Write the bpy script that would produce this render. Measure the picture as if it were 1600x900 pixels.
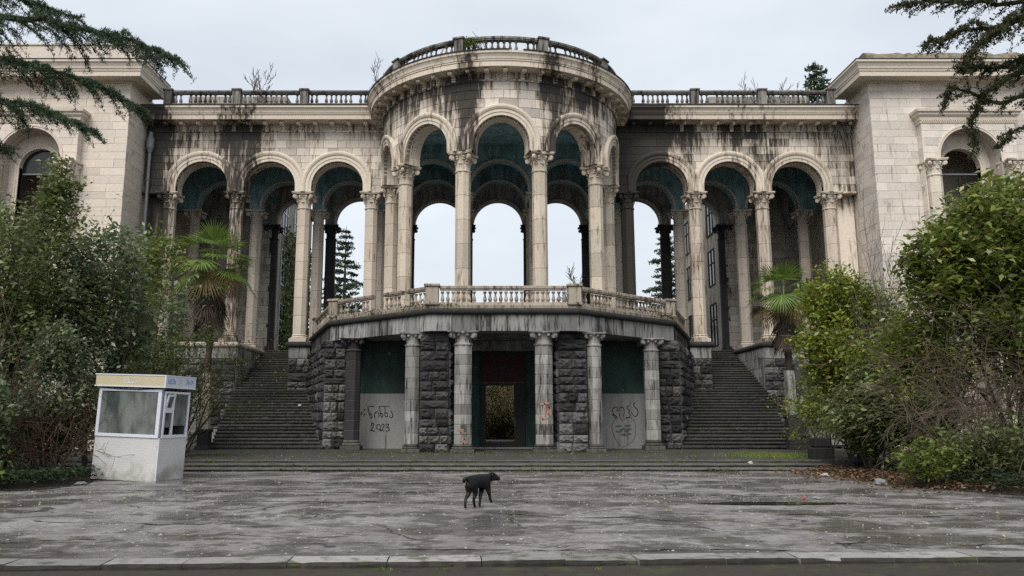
import bpy, bmesh, math, random
import numpy as np
from math import sin, cos, pi, radians, sqrt, atan2, floor
from mathutils import Vector, Matrix, noise

for o in list(bpy.data.objects):
    bpy.data.objects.remove(o, do_unlink=True)
scene = bpy.context.scene
coll = scene.collection
RND = random.Random(11)

# ------------------------------------------------------------------ camera
cam_data = bpy.data.cameras.new('camera')
cam = bpy.data.objects.new('camera', cam_data)
coll.objects.link(cam)
cam.location = (-0.536, 0.0, 1.52)
cam.rotation_euler = (pi / 2 + 0.164, 0, 0)
cam_data.sensor_width = 36.0
cam_data.lens = 1236.0 / 1600.0 * 36.0
cam_data.shift_x = 35.0 / 1600.0
cam_data.clip_start = 0.1
cam_data.clip_end = 6000.0
scene.camera = cam

# ------------------------------------------------------------------ sky: pale overcast
SUN_EL, SUN_AZ = radians(50), radians(200)      # azimuth clockwise from +Y; behind the camera
world = bpy.data.worlds.new('World')
scene.world = world
world.use_nodes = True
wn = world.node_tree
wn.nodes.clear()
w_out = wn.nodes.new('ShaderNodeOutputWorld')
w_bg = wn.nodes.new('ShaderNodeBackground')
w_sky = wn.nodes.new('ShaderNodeTexSky')
w_sky.sky_type = 'NISHITA'
w_sky.sun_disc = False
w_sky.sun_elevation = SUN_EL
w_sky.sun_rotation = SUN_AZ
w_sky.dust_density = 4.0
w_tc = wn.nodes.new('ShaderNodeTexCoord')
w_map = wn.nodes.new('ShaderNodeMapping')
w_map.inputs['Scale'].default_value = (1.2, 1.2, 3.0)
w_noise = wn.nodes.new('ShaderNodeTexNoise')
w_noise.inputs['Scale'].default_value = 1.7
w_noise.inputs['Detail'].default_value = 5.0
w_ramp = wn.nodes.new('ShaderNodeValToRGB')
w_ramp.color_ramp.elements[0].position = 0.36
w_ramp.color_ramp.elements[0].color = (0.338, 0.363, 0.394, 1)
w_ramp.color_ramp.elements[1].position = 0.64
w_ramp.color_ramp.elements[1].color = (0.418, 0.442, 0.470, 1)
w_mul = wn.nodes.new('ShaderNodeMix')
w_mul.data_type = 'RGBA'
w_mul.blend_type = 'MULTIPLY'
w_mul.inputs[0].default_value = 1.0
w_mul.inputs[7].default_value = (10, 10, 10, 1)
w_mix = wn.nodes.new('ShaderNodeMix')
w_mix.data_type = 'RGBA'
w_mix.inputs[0].default_value = 0.9
L = wn.links.new
L(w_tc.outputs['Generated'], w_map.inputs['Vector'])
L(w_map.outputs[0], w_noise.inputs['Vector'])
L(w_noise.outputs['Fac'], w_ramp.inputs['Fac'])
L(w_ramp.outputs['Color'], w_mul.inputs[6])
L(w_sky.outputs['Color'], w_mix.inputs[6])
L(w_mul.outputs[2], w_mix.inputs[7])
L(w_mix.outputs[2], w_bg.inputs['Color'])
w_bg.inputs['Strength'].default_value = 0.1
L(w_bg.outputs[0], w_out.inputs['Surface'])

sun_data = bpy.data.lights.new('sun', 'SUN')
sun_data.energy = 1.5
sun_data.angle = radians(35)
sun_data.color = (1.0, 0.955, 0.89)
sun = bpy.data.objects.new('sun', sun_data)
coll.objects.link(sun)
sd = Vector((sin(SUN_AZ) * cos(SUN_EL), cos(SUN_AZ) * cos(SUN_EL), sin(SUN_EL)))
sun.rotation_euler = sd.to_track_quat('Z', 'Y').to_euler()
sun.location = (0, -20, 40)

scene.render.engine = 'CYCLES'
scene.view_settings.view_transform = 'Standard'
scene.view_settings.look = 'None'
scene.view_settings.exposure = 1.12
scene.view_settings.gamma = 1.0
scene.view_settings.use_curve_mapping = False
scene.cycles.use_denoising = False
scene.cycles.max_bounces = 6
scene.cycles.diffuse_bounces = 4
scene.cycles.glossy_bounces = 3
scene.cycles.transmission_bounces = 4
scene.cycles.transparent_max_bounces = 8
scene.cycles.sample_clamp_indirect = 6

# ------------------------------------------------------------------ node helpers
def nd(nt, t, ins=None, **props):
    n = nt.nodes.new(t)
    for k, v in props.items():
        setattr(n, k, v)
    for k, v in (ins or {}).items():
        s = n.inputs[k]
        if isinstance(v, bpy.types.NodeSocket):
            nt.links.new(v, s)
        else:
            s.default_value = v
    return n

def mth(nt, op, a, b=0.0, c=0.0, clamp=False):
    n = nd(nt, 'ShaderNodeMath', {0: a, 1: b, 2: c}, operation=op)
    n.use_clamp = clamp
    return n.outputs[0]

def mixc(nt, f, a, b, blend='MIX'):
    n = nt.nodes.new('ShaderNodeMix')
    n.data_type = 'RGBA'
    n.blend_type = blend
    for i, v in ((0, f), (6, a), (7, b)):
        if isinstance(v, bpy.types.NodeSocket):
            nt.links.new(v, n.inputs[i])
        elif i == 0:
            n.inputs[0].default_value = v
        else:
            n.inputs[i].default_value = (*v[:3], 1)
    return n.outputs[2]

def ramp(nt, f, stops, interp='LINEAR'):
    n = nt.nodes.new('ShaderNodeValToRGB')
    r = n.color_ramp
    r.interpolation = interp
    while len(r.elements) < len(stops):
        r.elements.new(0.5)
    for e, (p, c) in zip(r.elements, stops):
        e.position = p
        e.color = (c, c, c, 1) if isinstance(c, (int, float)) else (*c[:3], 1)
    nt.links.new(f, n.inputs['Fac'])
    return n.outputs['Color']

def sstep(nt, x, a, b):
    n = nd(nt, 'ShaderNodeMapRange', {'Value': x, 'From Min': a, 'From Max': b}, interpolation_type='SMOOTHSTEP')
    return n.outputs[0]

def noi(nt, vec, scale, detail=4.0, rough=0.55, sc=(1, 1, 1), off=(0, 0, 0)):
    m = nd(nt, 'ShaderNodeMapping', {'Vector': vec, 'Scale': sc, 'Location': off})
    n = nd(nt, 'ShaderNodeTexNoise', {'Vector': m.outputs[0], 'Scale': scale, 'Detail': detail, 'Roughness': rough})
    return n.outputs['Fac']

def new_mat(name):
    m = bpy.data.materials.new(name)
    m.use_nodes = True
    nt = m.node_tree
    b = nt.nodes['Principled BSDF']
    return m, nt, b

def finish(nt, b, color, rough=0.85, bump=None, bstr=0.4, bdist=0.02, spec=0.3):
    for k, v in (('Base Color', color), ('Roughness', rough)):
        if isinstance(v, bpy.types.NodeSocket):
            nt.links.new(v, b.inputs[k])
        elif k == 'Base Color':
            b.inputs[k].default_value = (*v[:3], 1)
        else:
            b.inputs[k].default_value = v
    b.inputs['Specular IOR Level'].default_value = spec
    if bump is not None:
        bn = nd(nt, 'ShaderNodeBump', {'Height': bump, 'Strength': bstr, 'Distance': bdist})
        nt.links.new(bn.outputs[0], b.inputs['Normal'])

def piece_random(nt):
    oi = nt.nodes.new('ShaderNodeObjectInfo')
    g = nt.nodes.new('ShaderNodeNewGeometry')
    return mth(nt, 'FRACT', mth(nt, 'ADD', oi.outputs['Random'], g.outputs['Random Per Island']))

def wpos(nt):
    return nt.nodes.new('ShaderNodeNewGeometry').outputs['Position']

def stone(name, ca, cb, dark=(0.022, 0.0205, 0.019), amount=0.0, xprof=None, zprof=None, vary=0.3, rough=0.85, brown=(0.17, 0.12, 0.08),
          moss=0.0, bstr=0.35, streak=1.0, wet=False):
    """weathered stone: per-piece tone, vertical rain streaks, soot and moss by place"""
    m, nt, b = new_mat(name)
    P = wpos(nt)
    r = piece_random(nt)
    blot = noi(nt, P, 0.55, 4)
    fine = noi(nt, P, 9.0, 5, 0.65)
    c = mixc(nt, r, ca, cb)
    val = mth(nt, 'ADD', 1.0 - vary * 0.55, mth(nt, 'MULTIPLY', mth(nt, 'FRACT', mth(nt, 'MULTIPLY', r, 7.31)), vary))
    val = mth(nt, 'MULTIPLY', val, mth(nt, 'ADD', 0.72, mth(nt, 'MULTIPLY', fine, 0.56)))
    vc = nd(nt, 'ShaderNodeCombineColor', {0: val, 1: val, 2: val}).outputs[0]
    c = mixc(nt, 1.0, c, vc, 'MULTIPLY')
    sx = nd(nt, 'ShaderNodeSeparateXYZ', {0: P})
    st1 = noi(nt, P, 3.3 * streak, 6, 0.64, (1, 1, 0.09))
    st2 = noi(nt, P, 10.0 * streak, 4, 0.62, (1, 1, 0.13), (7, 3, 1))
    base = mth(nt, 'ADD', mth(nt, 'MULTIPLY', st1, 0.50), mth(nt, 'MULTIPLY', st2, 0.40))
    base = mth(nt, 'ADD', base, mth(nt, 'MULTIPLY', blot, 0.22))
    base = mth(nt, 'ADD', base, amount)
    if xprof:
        xs = nd(nt, 'ShaderNodeMapRange', {'Value': sx.outputs[0], 'From Min': xprof[0][0], 'From Max': xprof[-1][0]}).outputs[0]
        lo, hi = xprof[0][0], xprof[-1][0]
        pr = ramp(nt, xs, [((x - lo) / (hi - lo), v) for x, v in xprof])
        base = mth(nt, 'ADD', base, mth(nt, 'MULTIPLY', mth(nt, 'SUBTRACT', pr, 0.35), 0.38))
    if zprof:
        zs = nd(nt, 'ShaderNodeMapRange', {'Value': sx.outputs[2], 'From Min': zprof[0][0], 'From Max': zprof[-1][0]}).outputs[0]
        lo, hi = zprof[0][0], zprof[-1][0]
        pz = ramp(nt, zs, [((z - lo) / (hi - lo), v) for z, v in zprof])
        base = mth(nt, 'ADD', base, mth(nt, 'MULTIPLY', mth(nt, 'SUBTRACT', pz, 0.5), 0.3))
    base = mth(nt, 'ADD', base, mth(nt, 'MULTIPLY', mth(nt, 'SUBTRACT', mth(nt, 'FRACT', mth(nt, 'MULTIPLY', r, 13.7)), 0.5), 0.07 * min(1.0, vary * 2)))
    mb = sstep(nt, base, 0.555, 0.65)
    md = sstep(nt, base, 0.625, 0.71)
    c = mixc(nt, mth(nt, 'MULTIPLY', mb, 0.6), c, brown)
    c = mixc(nt, mth(nt, 'MULTIPLY', md, 0.9), c, dark)
    if moss:
        nz = nd(nt, 'ShaderNodeSeparateXYZ', {0: nt.nodes.new('ShaderNodeNewGeometry').outputs['Normal']}).outputs[2]
        mm = mth(nt, 'ADD', noi(nt, P, 3.1, 5, 0.6, (1, 1, 1), (5, 1, 9)), mth(nt, 'MULTIPLY', nz, 0.12))
        c = mixc(nt, mth(nt, 'MULTIPLY', sstep(nt, mm, 0.66 - moss * 0.14, 0.80 - moss * 0.14), 0.8), c, (0.045, 0.055, 0.018))
    finish(nt, b, c, rough if not wet else ramp(nt, blot, [(0.35, 0.35), (0.65, 0.8)]), mth(nt, 'ADD', fine, mth(nt, 'MULTIPLY', st2, 0.5)), bstr, 0.015)
    return m

def plain(name, color, rough=0.7, spec=0.3, vary=0.12, metal=0.0, scale=4.0, bstr=0.1):
    m, nt, b = new_mat(name)
    P = wpos(nt)
    n = noi(nt, P, scale, 5, 0.6)
    k = mth(nt, 'ADD', 1.0 - vary, mth(nt, 'MULTIPLY', n, 2 * vary))
    c = mixc(nt, 1.0, color, nd(nt, 'ShaderNodeCombineColor', {0: k, 1: k, 2: k}).outputs[0], 'MULTIPLY')
    finish(nt, b, c, rough, n, bstr, 0.01, spec)
    b.inputs['Metallic'].default_value = metal
    return m

def plaster(name, ca, dirt, patch, amt=0.0, rough=0.8, psc=1.4):
    m, nt, b = new_mat(name)
    P = wpos(nt)
    n1 = noi(nt, P, psc, 6, 0.62)
    n2 = noi(nt, P, 3.5, 5, 0.6, (1, 1, 0.2), (4, 4, 4))
    n3 = noi(nt, P, 0.8, 5, 0.65, (1, 1, 1), (9, 2, 3))
    c = mixc(nt, sstep(nt, n2, 0.42, 0.7), ca, dirt)
    c = mixc(nt, sstep(nt, mth(nt, 'ADD', n1, amt), 0.60, 0.66), c, patch)
    c = mixc(nt, mth(nt, 'MULTIPLY', sstep(nt, n3, 0.5, 0.62), 0.75), c, dirt)
    finish(nt, b, c, rough, n1, 0.25, 0.02)
    return m

def leaf_mat(name, cols, rough=0.4, trans=0.36, spec=0.5):
    """leaves: a tone of its own for each leaf, some light passing through"""
    m, nt, b = new_mat(name)
    r = piece_random(nt)
    P = wpos(nt)
    big = noi(nt, P, 0.9, 3)
    f = mth(nt, 'ADD', mth(nt, 'MULTIPLY', r, 0.75), mth(nt, 'MULTIPLY', mth(nt, 'SUBTRACT', big, 0.375), 0.9))
    k = len(cols)
    c = ramp(nt, f, [(i / max(1, k - 1), cc) for i, cc in enumerate(cols)])
    finish(nt, b, c, rough, None, spec=spec)
    tr = nd(nt, 'ShaderNodeBsdfTranslucent', {'Color': c})
    mx = nd(nt, 'ShaderNodeMixShader', {0: trans, 1: b.outputs[0], 2: tr.outputs[0]})
    nt.links.new(mx.outputs[0], nt.nodes['Material Output'].inputs['Surface'])
    return m

def bark(name, ca, cb, moss=0.0):
    m, nt, b = new_mat(name)
    P = wpos(nt)
    n = noi(nt, P, 14, 4, 0.6, (1, 1, 0.35))
    c = mixc(nt, n, ca, cb)
    if moss:
        c = mixc(nt, sstep(nt, noi(nt, P, 4.0, 4), 0.62 - moss * 0.25, 0.75 - moss * 0.2), c, (0.035, 0.045, 0.012))
    finish(nt, b, c, 0.9, n, 0.5, 0.02, 0.15)
    return m

# stain strength along the facade (x in metres, strength 0..1)
WING_PROF = [(-20, 1.0), (-18.2, 1.0), (-17.5, 0.35), (-15.6, 0.3), (-14.8, 0.75), (-13.6, 0.7), (-12.9, 0.45), (-11.8, 0.15), (-8, 0.2), (-6.6, 0.3), (0, 0.3),
             (6.6, 1.25), (8.6, 1.15), (9.3, 0.6), (10.4, 0.5), (11.4, 0.22), (12.5, 0.5), (14.0, 0.55), (16, 0.28), (18.2, 0.4), (19.2, 0.6)]
ROT_PROF = [(-6.4, 0.45), (-5, 0.5), (-3.6, 0.35), (-2.2, 0.5), (-1.4, 0.85), (-0.7, 0.25), (0.6, 0.2), (1.6, 0.35), (2.4, 0.8), (3.2, 0.45), (4.5, 0.6), (5.4, 0.35), (6.4, 0.5)]
ZP = [(5.0, 0.3), (12.0, 0.3), (13.6, 0.5), (15.5, 0.5), (16.9, 0.85), (17.6, 0.8), (18.3, 0.55), (19.5, 1.0)]
CREAM_A, CREAM_B = (0.595, 0.53, 0.45), (0.50, 0.463, 0.41)
M = {}
M['wing_stone'] = stone('wing limestone', CREAM_A, CREAM_B, amount=-0.012, xprof=WING_PROF, zprof=ZP, vary=0.5)
M['rot_stone'] = stone('rotunda limestone', CREAM_A, CREAM_B, amount=-0.008, xprof=ROT_PROF, zprof=ZP, vary=0.55)
M['trim'] = stone('trim limestone', (0.60, 0.53, 0.44), (0.56, 0.49, 0.405), amount=-0.0255, xprof=WING_PROF, vary=0.14)
M['rot_trim'] = stone('rotunda trim limestone', (0.60, 0.53, 0.44), (0.56, 0.49, 0.405), amount=-0.025, xprof=ROT_PROF, vary=0.14)
M['column'] = stone('column limestone', (0.53, 0.45, 0.365), (0.49, 0.435, 0.37), amount=-0.03, xprof=WING_PROF, vary=0.24, streak=1.5)
M['rot_column'] = stone('rotunda column limestone', (0.53, 0.455, 0.36), (0.49, 0.43, 0.355), amount=-0.02, vary=0.3, streak=1.5)
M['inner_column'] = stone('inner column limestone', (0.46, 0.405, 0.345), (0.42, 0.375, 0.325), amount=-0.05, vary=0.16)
M['pav_stone'] = stone('pavilion limestone', (0.62, 0.548, 0.47), (0.575, 0.515, 0.45), amount=-0.13, vary=0.12)
M['pav_stone_grey'] = stone('worn pavilion limestone', (0.62, 0.567, 0.50), (0.555, 0.512, 0.462), amount=-0.06, vary=0.24)
M['pav_trim'] = stone('pavilion trim', (0.60, 0.535, 0.45), (0.57, 0.505, 0.425), amount=-0.12, vary=0.1)
M['mortar'] = plain('old mortar', (0.19, 0.17, 0.145), 0.95, 0.1, 0.3)
M['mortar_light'] = plain('pale mortar', (0.47, 0.415, 0.355), 0.95, 0.1, 0.25)
M['roof_bal'] = stone('blackened balustrade stone', (0.24, 0.225, 0.205), (0.15, 0.142, 0.13), amount=0.055, vary=0.4, moss=0.5, brown=(0.06, 0.055, 0.05))
M['roof_dark'] = stone('wet dark coping', (0.05, 0.05, 0.045), (0.035, 0.035, 0.033), amount=0.02, vary=0.3, moss=0.6, brown=(0.025, 0.024, 0.022))
M['grey_stone'] = stone('grey portico stone', (0.295, 0.29, 0.276), (0.235, 0.233, 0.223), amount=0.035, vary=0.55, brown=(0.10, 0.09, 0.08), streak=1.6)
M['frieze'] = stone('grey frieze stone', (0.30, 0.293, 0.283), (0.20, 0.20, 0.194), amount=0.065, vary=0.6, brown=(0.10, 0.095, 0.09), streak=1.4)
M['dark_column'] = stone('blackened and silhouetted column stone', (0.046, 0.043, 0.045), (0.028, 0.027, 0.028), amount=0.02, vary=0.5, streak=1.4, brown=(0.022, 0.020, 0.019))
M['rustic'] = stone('dark rock faced stone', (0.085, 0.082, 0.082), (0.020, 0.0195, 0.021), dark=(0.008, 0.0078, 0.0085), amount=0.02, vary=0.7, brown=(0.026, 0.024, 0.024), moss=0.12, bstr=0.8)
M['rustic_pale'] = stone('pale rock faced stone', (0.17, 0.167, 0.156), (0.095, 0.093, 0.088), amount=0.03, vary=0.6, brown=(0.08, 0.07, 0.06), moss=0.25, bstr=0.8)
M['cornice_dark'] = stone('black wet cornice', (0.036, 0.036, 0.036), (0.026, 0.026, 0.028), amount=0.06, vary=0.3, moss=0.4, brown=(0.022, 0.021, 0.02))
M['bal'] = stone('terrace balustrade stone', (0.40, 0.35, 0.285), (0.28, 0.255, 0.22), amount=0.045, vary=0.4, moss=0.25, streak=2)
M['step'] = stone('dark worn step stone', (0.072, 0.070, 0.065), (0.050, 0.050, 0.048), amount=0.0, vary=0.4, brown=(0.022, 0.020, 0.016), moss=0.6, bstr=0.6, wet=True)
M['joint'] = plain('grey joint', (0.115, 0.112, 0.105), 0.95, 0.1)
M['teal'] = plaster('teal plaster', (0.20, 0.345, 0.395), (0.10, 0.165, 0.185), (0.27, 0.27, 0.265), -0.02)
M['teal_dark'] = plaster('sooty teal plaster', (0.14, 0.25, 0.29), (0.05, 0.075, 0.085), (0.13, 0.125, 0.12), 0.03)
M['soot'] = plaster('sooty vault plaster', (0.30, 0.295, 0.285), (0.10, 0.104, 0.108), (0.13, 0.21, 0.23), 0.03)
M['green'] = plaster('dark green painted plaster', (0.016, 0.048, 0.037), (0.008, 0.019, 0.016), (0.16, 0.175, 0.165), -0.035, 0.6, 2.2)
M['concrete'] = stone('bare grey render', (0.25, 0.25, 0.236), (0.225, 0.225, 0.214), amount=-0.01, vary=0.1, brown=(0.13, 0.13, 0.12), streak=1.0)
M['black_iron'] = plain('black frame', (0.012, 0.012, 0.012), 0.6, 0.3)
M['maroon'] = plain('dark red board', (0.042, 0.014, 0.013), 0.7, 0.25, 0.3)
M['ink'] = plain('black paint', (0.012, 0.012, 0.014), 0.6)
M['red_ink'] = plain('dark red paint', (0.14, 0.022, 0.03), 0.6)
M['orange_ink'] = plain('faded orange red paint', (0.33, 0.18, 0.145), 0.8)
M['pvc'] = plain('white plastic frame', (0.66, 0.69, 0.75), 0.4, 0.4, 0.05)
M['render_dark'] = stone('dark wing wall', (0.38, 0.345, 0.305), (0.31, 0.285, 0.255), amount=0.0, vary=0.4)
M['rear_wall'] = stone('cream rear wall', (0.40, 0.36, 0.295), (0.37, 0.335, 0.28), amount=0.03, vary=0.1)
M['glass_dark'] = plain('dark window glass', (0.012, 0.014, 0.016), 0.08, 0.5, 0.05, bstr=0.0)
M['pipe'] = plain('zinc pipe', (0.20, 0.20, 0.215), 0.5, 0.4, 0.2, 0.3)

# ------------------------------------------------------------------ mesh helpers
class MB:
    def __init__(self):
        self.v, self.f = [], []
    def add(self, vs, fs, mx=None):
        k = len(self.v)
        self.v.extend([tuple(mx @ Vector(p)) for p in vs] if mx is not None else [tuple(p) for p in vs])
        self.f.extend([tuple(i + k for i in q) for q in fs])
        return self
    def box(self, x0, x1, y0, y1, z0, z1, mx=None, c=0.0):
        if c <= 0:
            vs = [(x0, y0, z0), (x1, y0, z0), (x1, y1, z0), (x0, y1, z0), (x0, y0, z1), (x1, y0, z1), (x1, y1, z1), (x0, y1, z1)]
            return self.add(vs, [(0, 3, 2, 1), (4, 5, 6, 7), (0, 1, 5, 4), (1, 2, 6, 5), (2, 3, 7, 6), (3, 0, 4, 7)], mx)
        vs, idx = [], {}
        for sx in (0, 1):
            for sy in (0, 1):
                for sz in (0, 1):
                    X, Y, Z = (x0, x1)[sx], (y0, y1)[sy], (z0, z1)[sz]
                    dx, dy, dz = (c, -c)[sx], (c, -c)[sy], (c, -c)[sz]
                    for a, p in (('x', (X, Y + dy, Z + dz)), ('y', (X + dx, Y, Z + dz)), ('z', (X + dx, Y + dy, Z))):
                        idx[(sx, sy, sz, a)] = len(vs)
                        vs.append(p)
        F = []
        g = lambda sx, sy, sz, a: idx[(sx, sy, sz, a)]
        for s in (0, 1):
            q = [g(s, 0, 0, 'x'), g(s, 1, 0, 'x'), g(s, 1, 1, 'x'), g(s, 0, 1, 'x')]; F.append(q if s else q[::-1])
            q = [g(0, s, 0, 'y'), g(0, s, 1, 'y'), g(1, s, 1, 'y'), g(1, s, 0, 'y')]; F.append(q if s else q[::-1])
            q = [g(0, 0, s, 'z'), g(1, 0, s, 'z'), g(1, 1, s, 'z'), g(0, 1, s, 'z')]; F.append(q if s else q[::-1])
        for a in (0, 1):
            for b2 in (0, 1):
                q = [g(a, b2, 0, 'x'), g(a, b2, 1, 'x'), g(a, b2, 1, 'y'), g(a, b2, 0, 'y')]; F.append(q if a != b2 else q[::-1])
                q = [g(a, 0, b2, 'x'), g(a, 1, b2, 'x'), g(a, 1, b2, 'z'), g(a, 0, b2, 'z')]; F.append(q if a == b2 else q[::-1])
                q = [g(0, a, b2, 'y'), g(1, a, b2, 'y'), g(1, a, b2, 'z'), g(0, a, b2, 'z')]; F.append(q if a != b2 else q[::-1])
        for sx in (0, 1):
            for sy in (0, 1):
                for sz in (0, 1):
                    q = [g(sx, sy, sz, 'x'), g(sx, sy, sz, 'y'), g(sx, sy, sz, 'z')]
                    F.append(q if (sx + sy + sz) % 2 else q[::-1])
        return self.add(vs, F, mx)
    def prism(self, pts, z0, z1, mx=None):
        n = len(pts)
        vs = [(x, y, z0) for x, y in pts] + [(x, y, z1) for x, y in pts]
        fs = [tuple(range(n - 1, -1, -1)), tuple(range(n, 2 * n))] + [(i, (i + 1) % n, n + (i + 1) % n, n + i) for i in range(n)]
        return self.add(vs, fs, mx)
    def lathe(self, prof, n=12, mx=None, a0=0.0, cap=True):
        vs, fs = [], []
        for r, z in prof:
            for i in range(n):
                a = a0 + 2 * pi * i / n
                vs.append((r * cos(a), r * sin(a), z))
        for j in range(len(prof) - 1):
            for i in range(n):
                fs.append((j * n + i, j * n + (i + 1) % n, (j + 1) * n + (i + 1) % n, (j + 1) * n + i))
        if cap:
            fs.append(tuple(range(n - 1, -1, -1)))
            fs.append(tuple((len(prof) - 1) * n + i for i in range(n)))
        return self.add(vs, fs, mx)
    def tube(self, pts, radii, n=5, cap=False):
        pts = [Vector(p) for p in pts]
        if not hasattr(radii, '__len__'):
            radii = [radii] * len(pts)
        vs, fs = [], []
        ref = Vector((0.31, 0.22, 0.92))
        for i, p in enumerate(pts):
            t = (pts[min(i + 1, len(pts) - 1)] - pts[max(i - 1, 0)])
            if t.length < 1e-9:
                t = Vector((0, 0, 1))
            t.normalize()
            a = t.cross(ref)
            if a.length < 0.05:
                a = t.cross(Vector((1, 0, 0)))
            a.normalize()
            b = t.cross(a)
            for k in range(n):
                q = 2 * pi * k / n
                vs.append(tuple(p + (a * cos(q) + b * sin(q)) * radii[i]))
        for i in range(len(pts) - 1):
            for k in range(n):
                fs.append((i * n + k, i * n + (k + 1) % n, (i + 1) * n + (k + 1) % n, (i + 1) * n + k))
        if cap:
            fs.append(tuple(range(n - 1, -1, -1)))
            fs.append(tuple((len(pts) - 1) * n + k for k in range(n)))
        return self.add(vs, fs)
    def sweep(self, path, prof, closed_prof=True, right=True):
        """profile [(out, z)] carried along a flat path [(x, y)] with mitred corners; out is to the right of travel"""
        n, k = len(path), len(prof)
        vs, fs = [], []
        for i, (x, y) in enumerate(path):
            ds = []
            for a, b2 in ((i - 1, i), (i, i + 1)):
                if 0 <= a and b2 < n:
                    d = Vector((path[b2][0] - path[a][0], path[b2][1] - path[a][1]))
                    d.normalize()
                    ds.append(Vector((d.y, -d.x)))
            m = ds[0] if len(ds) == 1 else (ds[0] + ds[1]) / (1 + ds[0].dot(ds[1]))
            if not right:
                m = -m
            for o2, z in prof:
                vs.append((x + m.x * o2, y + m.y * o2, z))
        e = k if closed_prof else k - 1
        for i in range(n - 1):
            for j in range(e):
                a, b2 = i * k + j, i * k + (j + 1) % k
                fs.append((a, b2, b2 + k, a + k))
        if closed_prof:
            fs.append(tuple(range(k)))
            fs.append(tuple((n - 1) * k + j for j in range(k - 1, -1, -1)))
        return self.add(vs, fs)
    def mesh(self, name, mat, smooth=False):
        me = bpy.data.meshes.new(name)
        me.from_pydata(self.v, [], self.f)
        bm = bmesh.new()
        bm.from_mesh(me)
        bmesh.ops.recalc_face_normals(bm, faces=bm.faces)
        bm.to_mesh(me)
        bm.free()
        if mat is not None:
            me.materials.append(mat)
        if smooth:
            me.polygons.foreach_set('use_smooth', [True] * len(me.polygons))
        me.update()
        return me
    def build(self, name, mat, parent=None, smooth=False, **kw):
        return put(name, self.mesh(name, mat, smooth), parent, **kw)

ROOT_INV = {}
def put(name, me, parent=None, loc=None, rot=None, scale=None, kind=None, label=None):
    o = bpy.data.objects.new(name, me)
    coll.objects.link(o)
    if parent is not None:
        o.parent = parent
        if parent.name in ROOT_INV:
            o.matrix_parent_inverse = ROOT_INV[parent.name]
    if loc is not None:
        o.location = loc
    if rot is not None:
        o.rotation_euler = rot if hasattr(rot, '__len__') else (0, 0, rot)
    if scale is not None:
        o.scale = scale
    if kind:
        o['kind'] = kind
    if label:
        o['label'] = label
    return o

def thing(name, label, cat, loc=(0, 0, 0), group=None, kind=None):
    """an Empty at the thing's base; its parts are given in scene metres"""
    o = bpy.data.objects.new(name, None)
    coll.objects.link(o)
    o.location = loc
    o['label'] = label
    o['category'] = cat
    if group:
        o['group'] = group
    if kind:
        o['kind'] = kind
    o.empty_display_size = 0.2
    ROOT_INV[o.name] = Matrix.Translation(-Vector(loc))
    return o

def tag(o, label, cat, group=None, kind=None):
    o['label'] = label
    if cat:
        o['category'] = cat
    if group:
        o['group'] = group
    if kind:
        o['kind'] = kind
    return o

def raw_mesh(name, V, F, mat):
    """V (n,3) float array, F (m,4) int array of quads"""
    me = bpy.data.meshes.new(name)
    V = np.asarray(V, dtype=np.float32)
    F = np.asarray(F, dtype=np.int32)
    me.vertices.add(len(V))
    me.vertices.foreach_set('co', V.ravel())
    k = F.shape[1]
    me.loops.add(F.size)
    me.loops.foreach_set('vertex_index', F.ravel())
    me.polygons.add(len(F))
    me.polygons.foreach_set('loop_start', np.arange(0, F.size, k, dtype=np.int32))
    me.polygons.foreach_set('loop_total', np.full(len(F), k, dtype=np.int32))
    me.update(calc_edges=True)
    if mat is not None:
        me.materials.append(mat)
    return me

# ------------------------------------------------------------------ masonry helpers
class Flat:
    """a wall plane: u runs along d from (ox, oy), w stands out of the wall to the right of d"""
    def __init__(self, ox, oy, dx=1.0, dy=0.0):
        self.o, self.d, self.n = Vector((ox, oy)), Vector((dx, dy)), Vector((dy, -dx))
        self.ang = atan2(dy, dx)
    def __call__(self, u, w, z):
        p = self.o + self.d * u + self.n * w
        return (p.x, p.y, z)
    def rot(self, u):
        return self.ang

class Drum:
    def __init__(self, cx, cy, r):
        self.c, self.r = (cx, cy), r
    def __call__(self, u, w, z):
        a = u / self.r
        return (self.c[0] + (self.r + w) * sin(a), self.c[1] - (self.r + w) * cos(a), z)
    def rot(self, u):
        return u / self.r

def unit_block_mesh(mat, seed=0, c=0.02):
    """an ashlar of 1 x 1 x 1 with softened arrises, front towards -Y"""
    r = random.Random(seed)
    j = lambda s: (r.random() - 0.5) * s
    mb = MB()
    b0 = [(-.5, 0, -.5), (.5, 0, -.5), (.5, 0, .5), (-.5, 0, .5)]
    b1 = [(x, -.7, z) for x, _, z in b0]
    b2 = [(x * (1 - 2 * c) + j(.02), -1 + j(.16), z * (1 - 3.4 * c) + j(.03)) for x, _, z in b0]
    mb.add(b0 + b1 + b2, [(3, 2, 1, 0)] + [(i, (i + 1) % 4, 4 + (i + 1) % 4, 4 + i) for i in range(4)]
           + [(4 + i, 4 + (i + 1) % 4, 8 + (i + 1) % 4, 8 + i) for i in range(4)] + [(8, 9, 10, 11)])
    return mb.mesh('stone_block', mat)

_ub = {}
def unit_blocks(mat):
    if mat.name not in _ub:
        _ub[mat.name] = [unit_block_mesh(mat, s, .004 if 'pavilion' in mat.name else .010) for s in range(6)]
    return _ub[mat.name]

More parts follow.
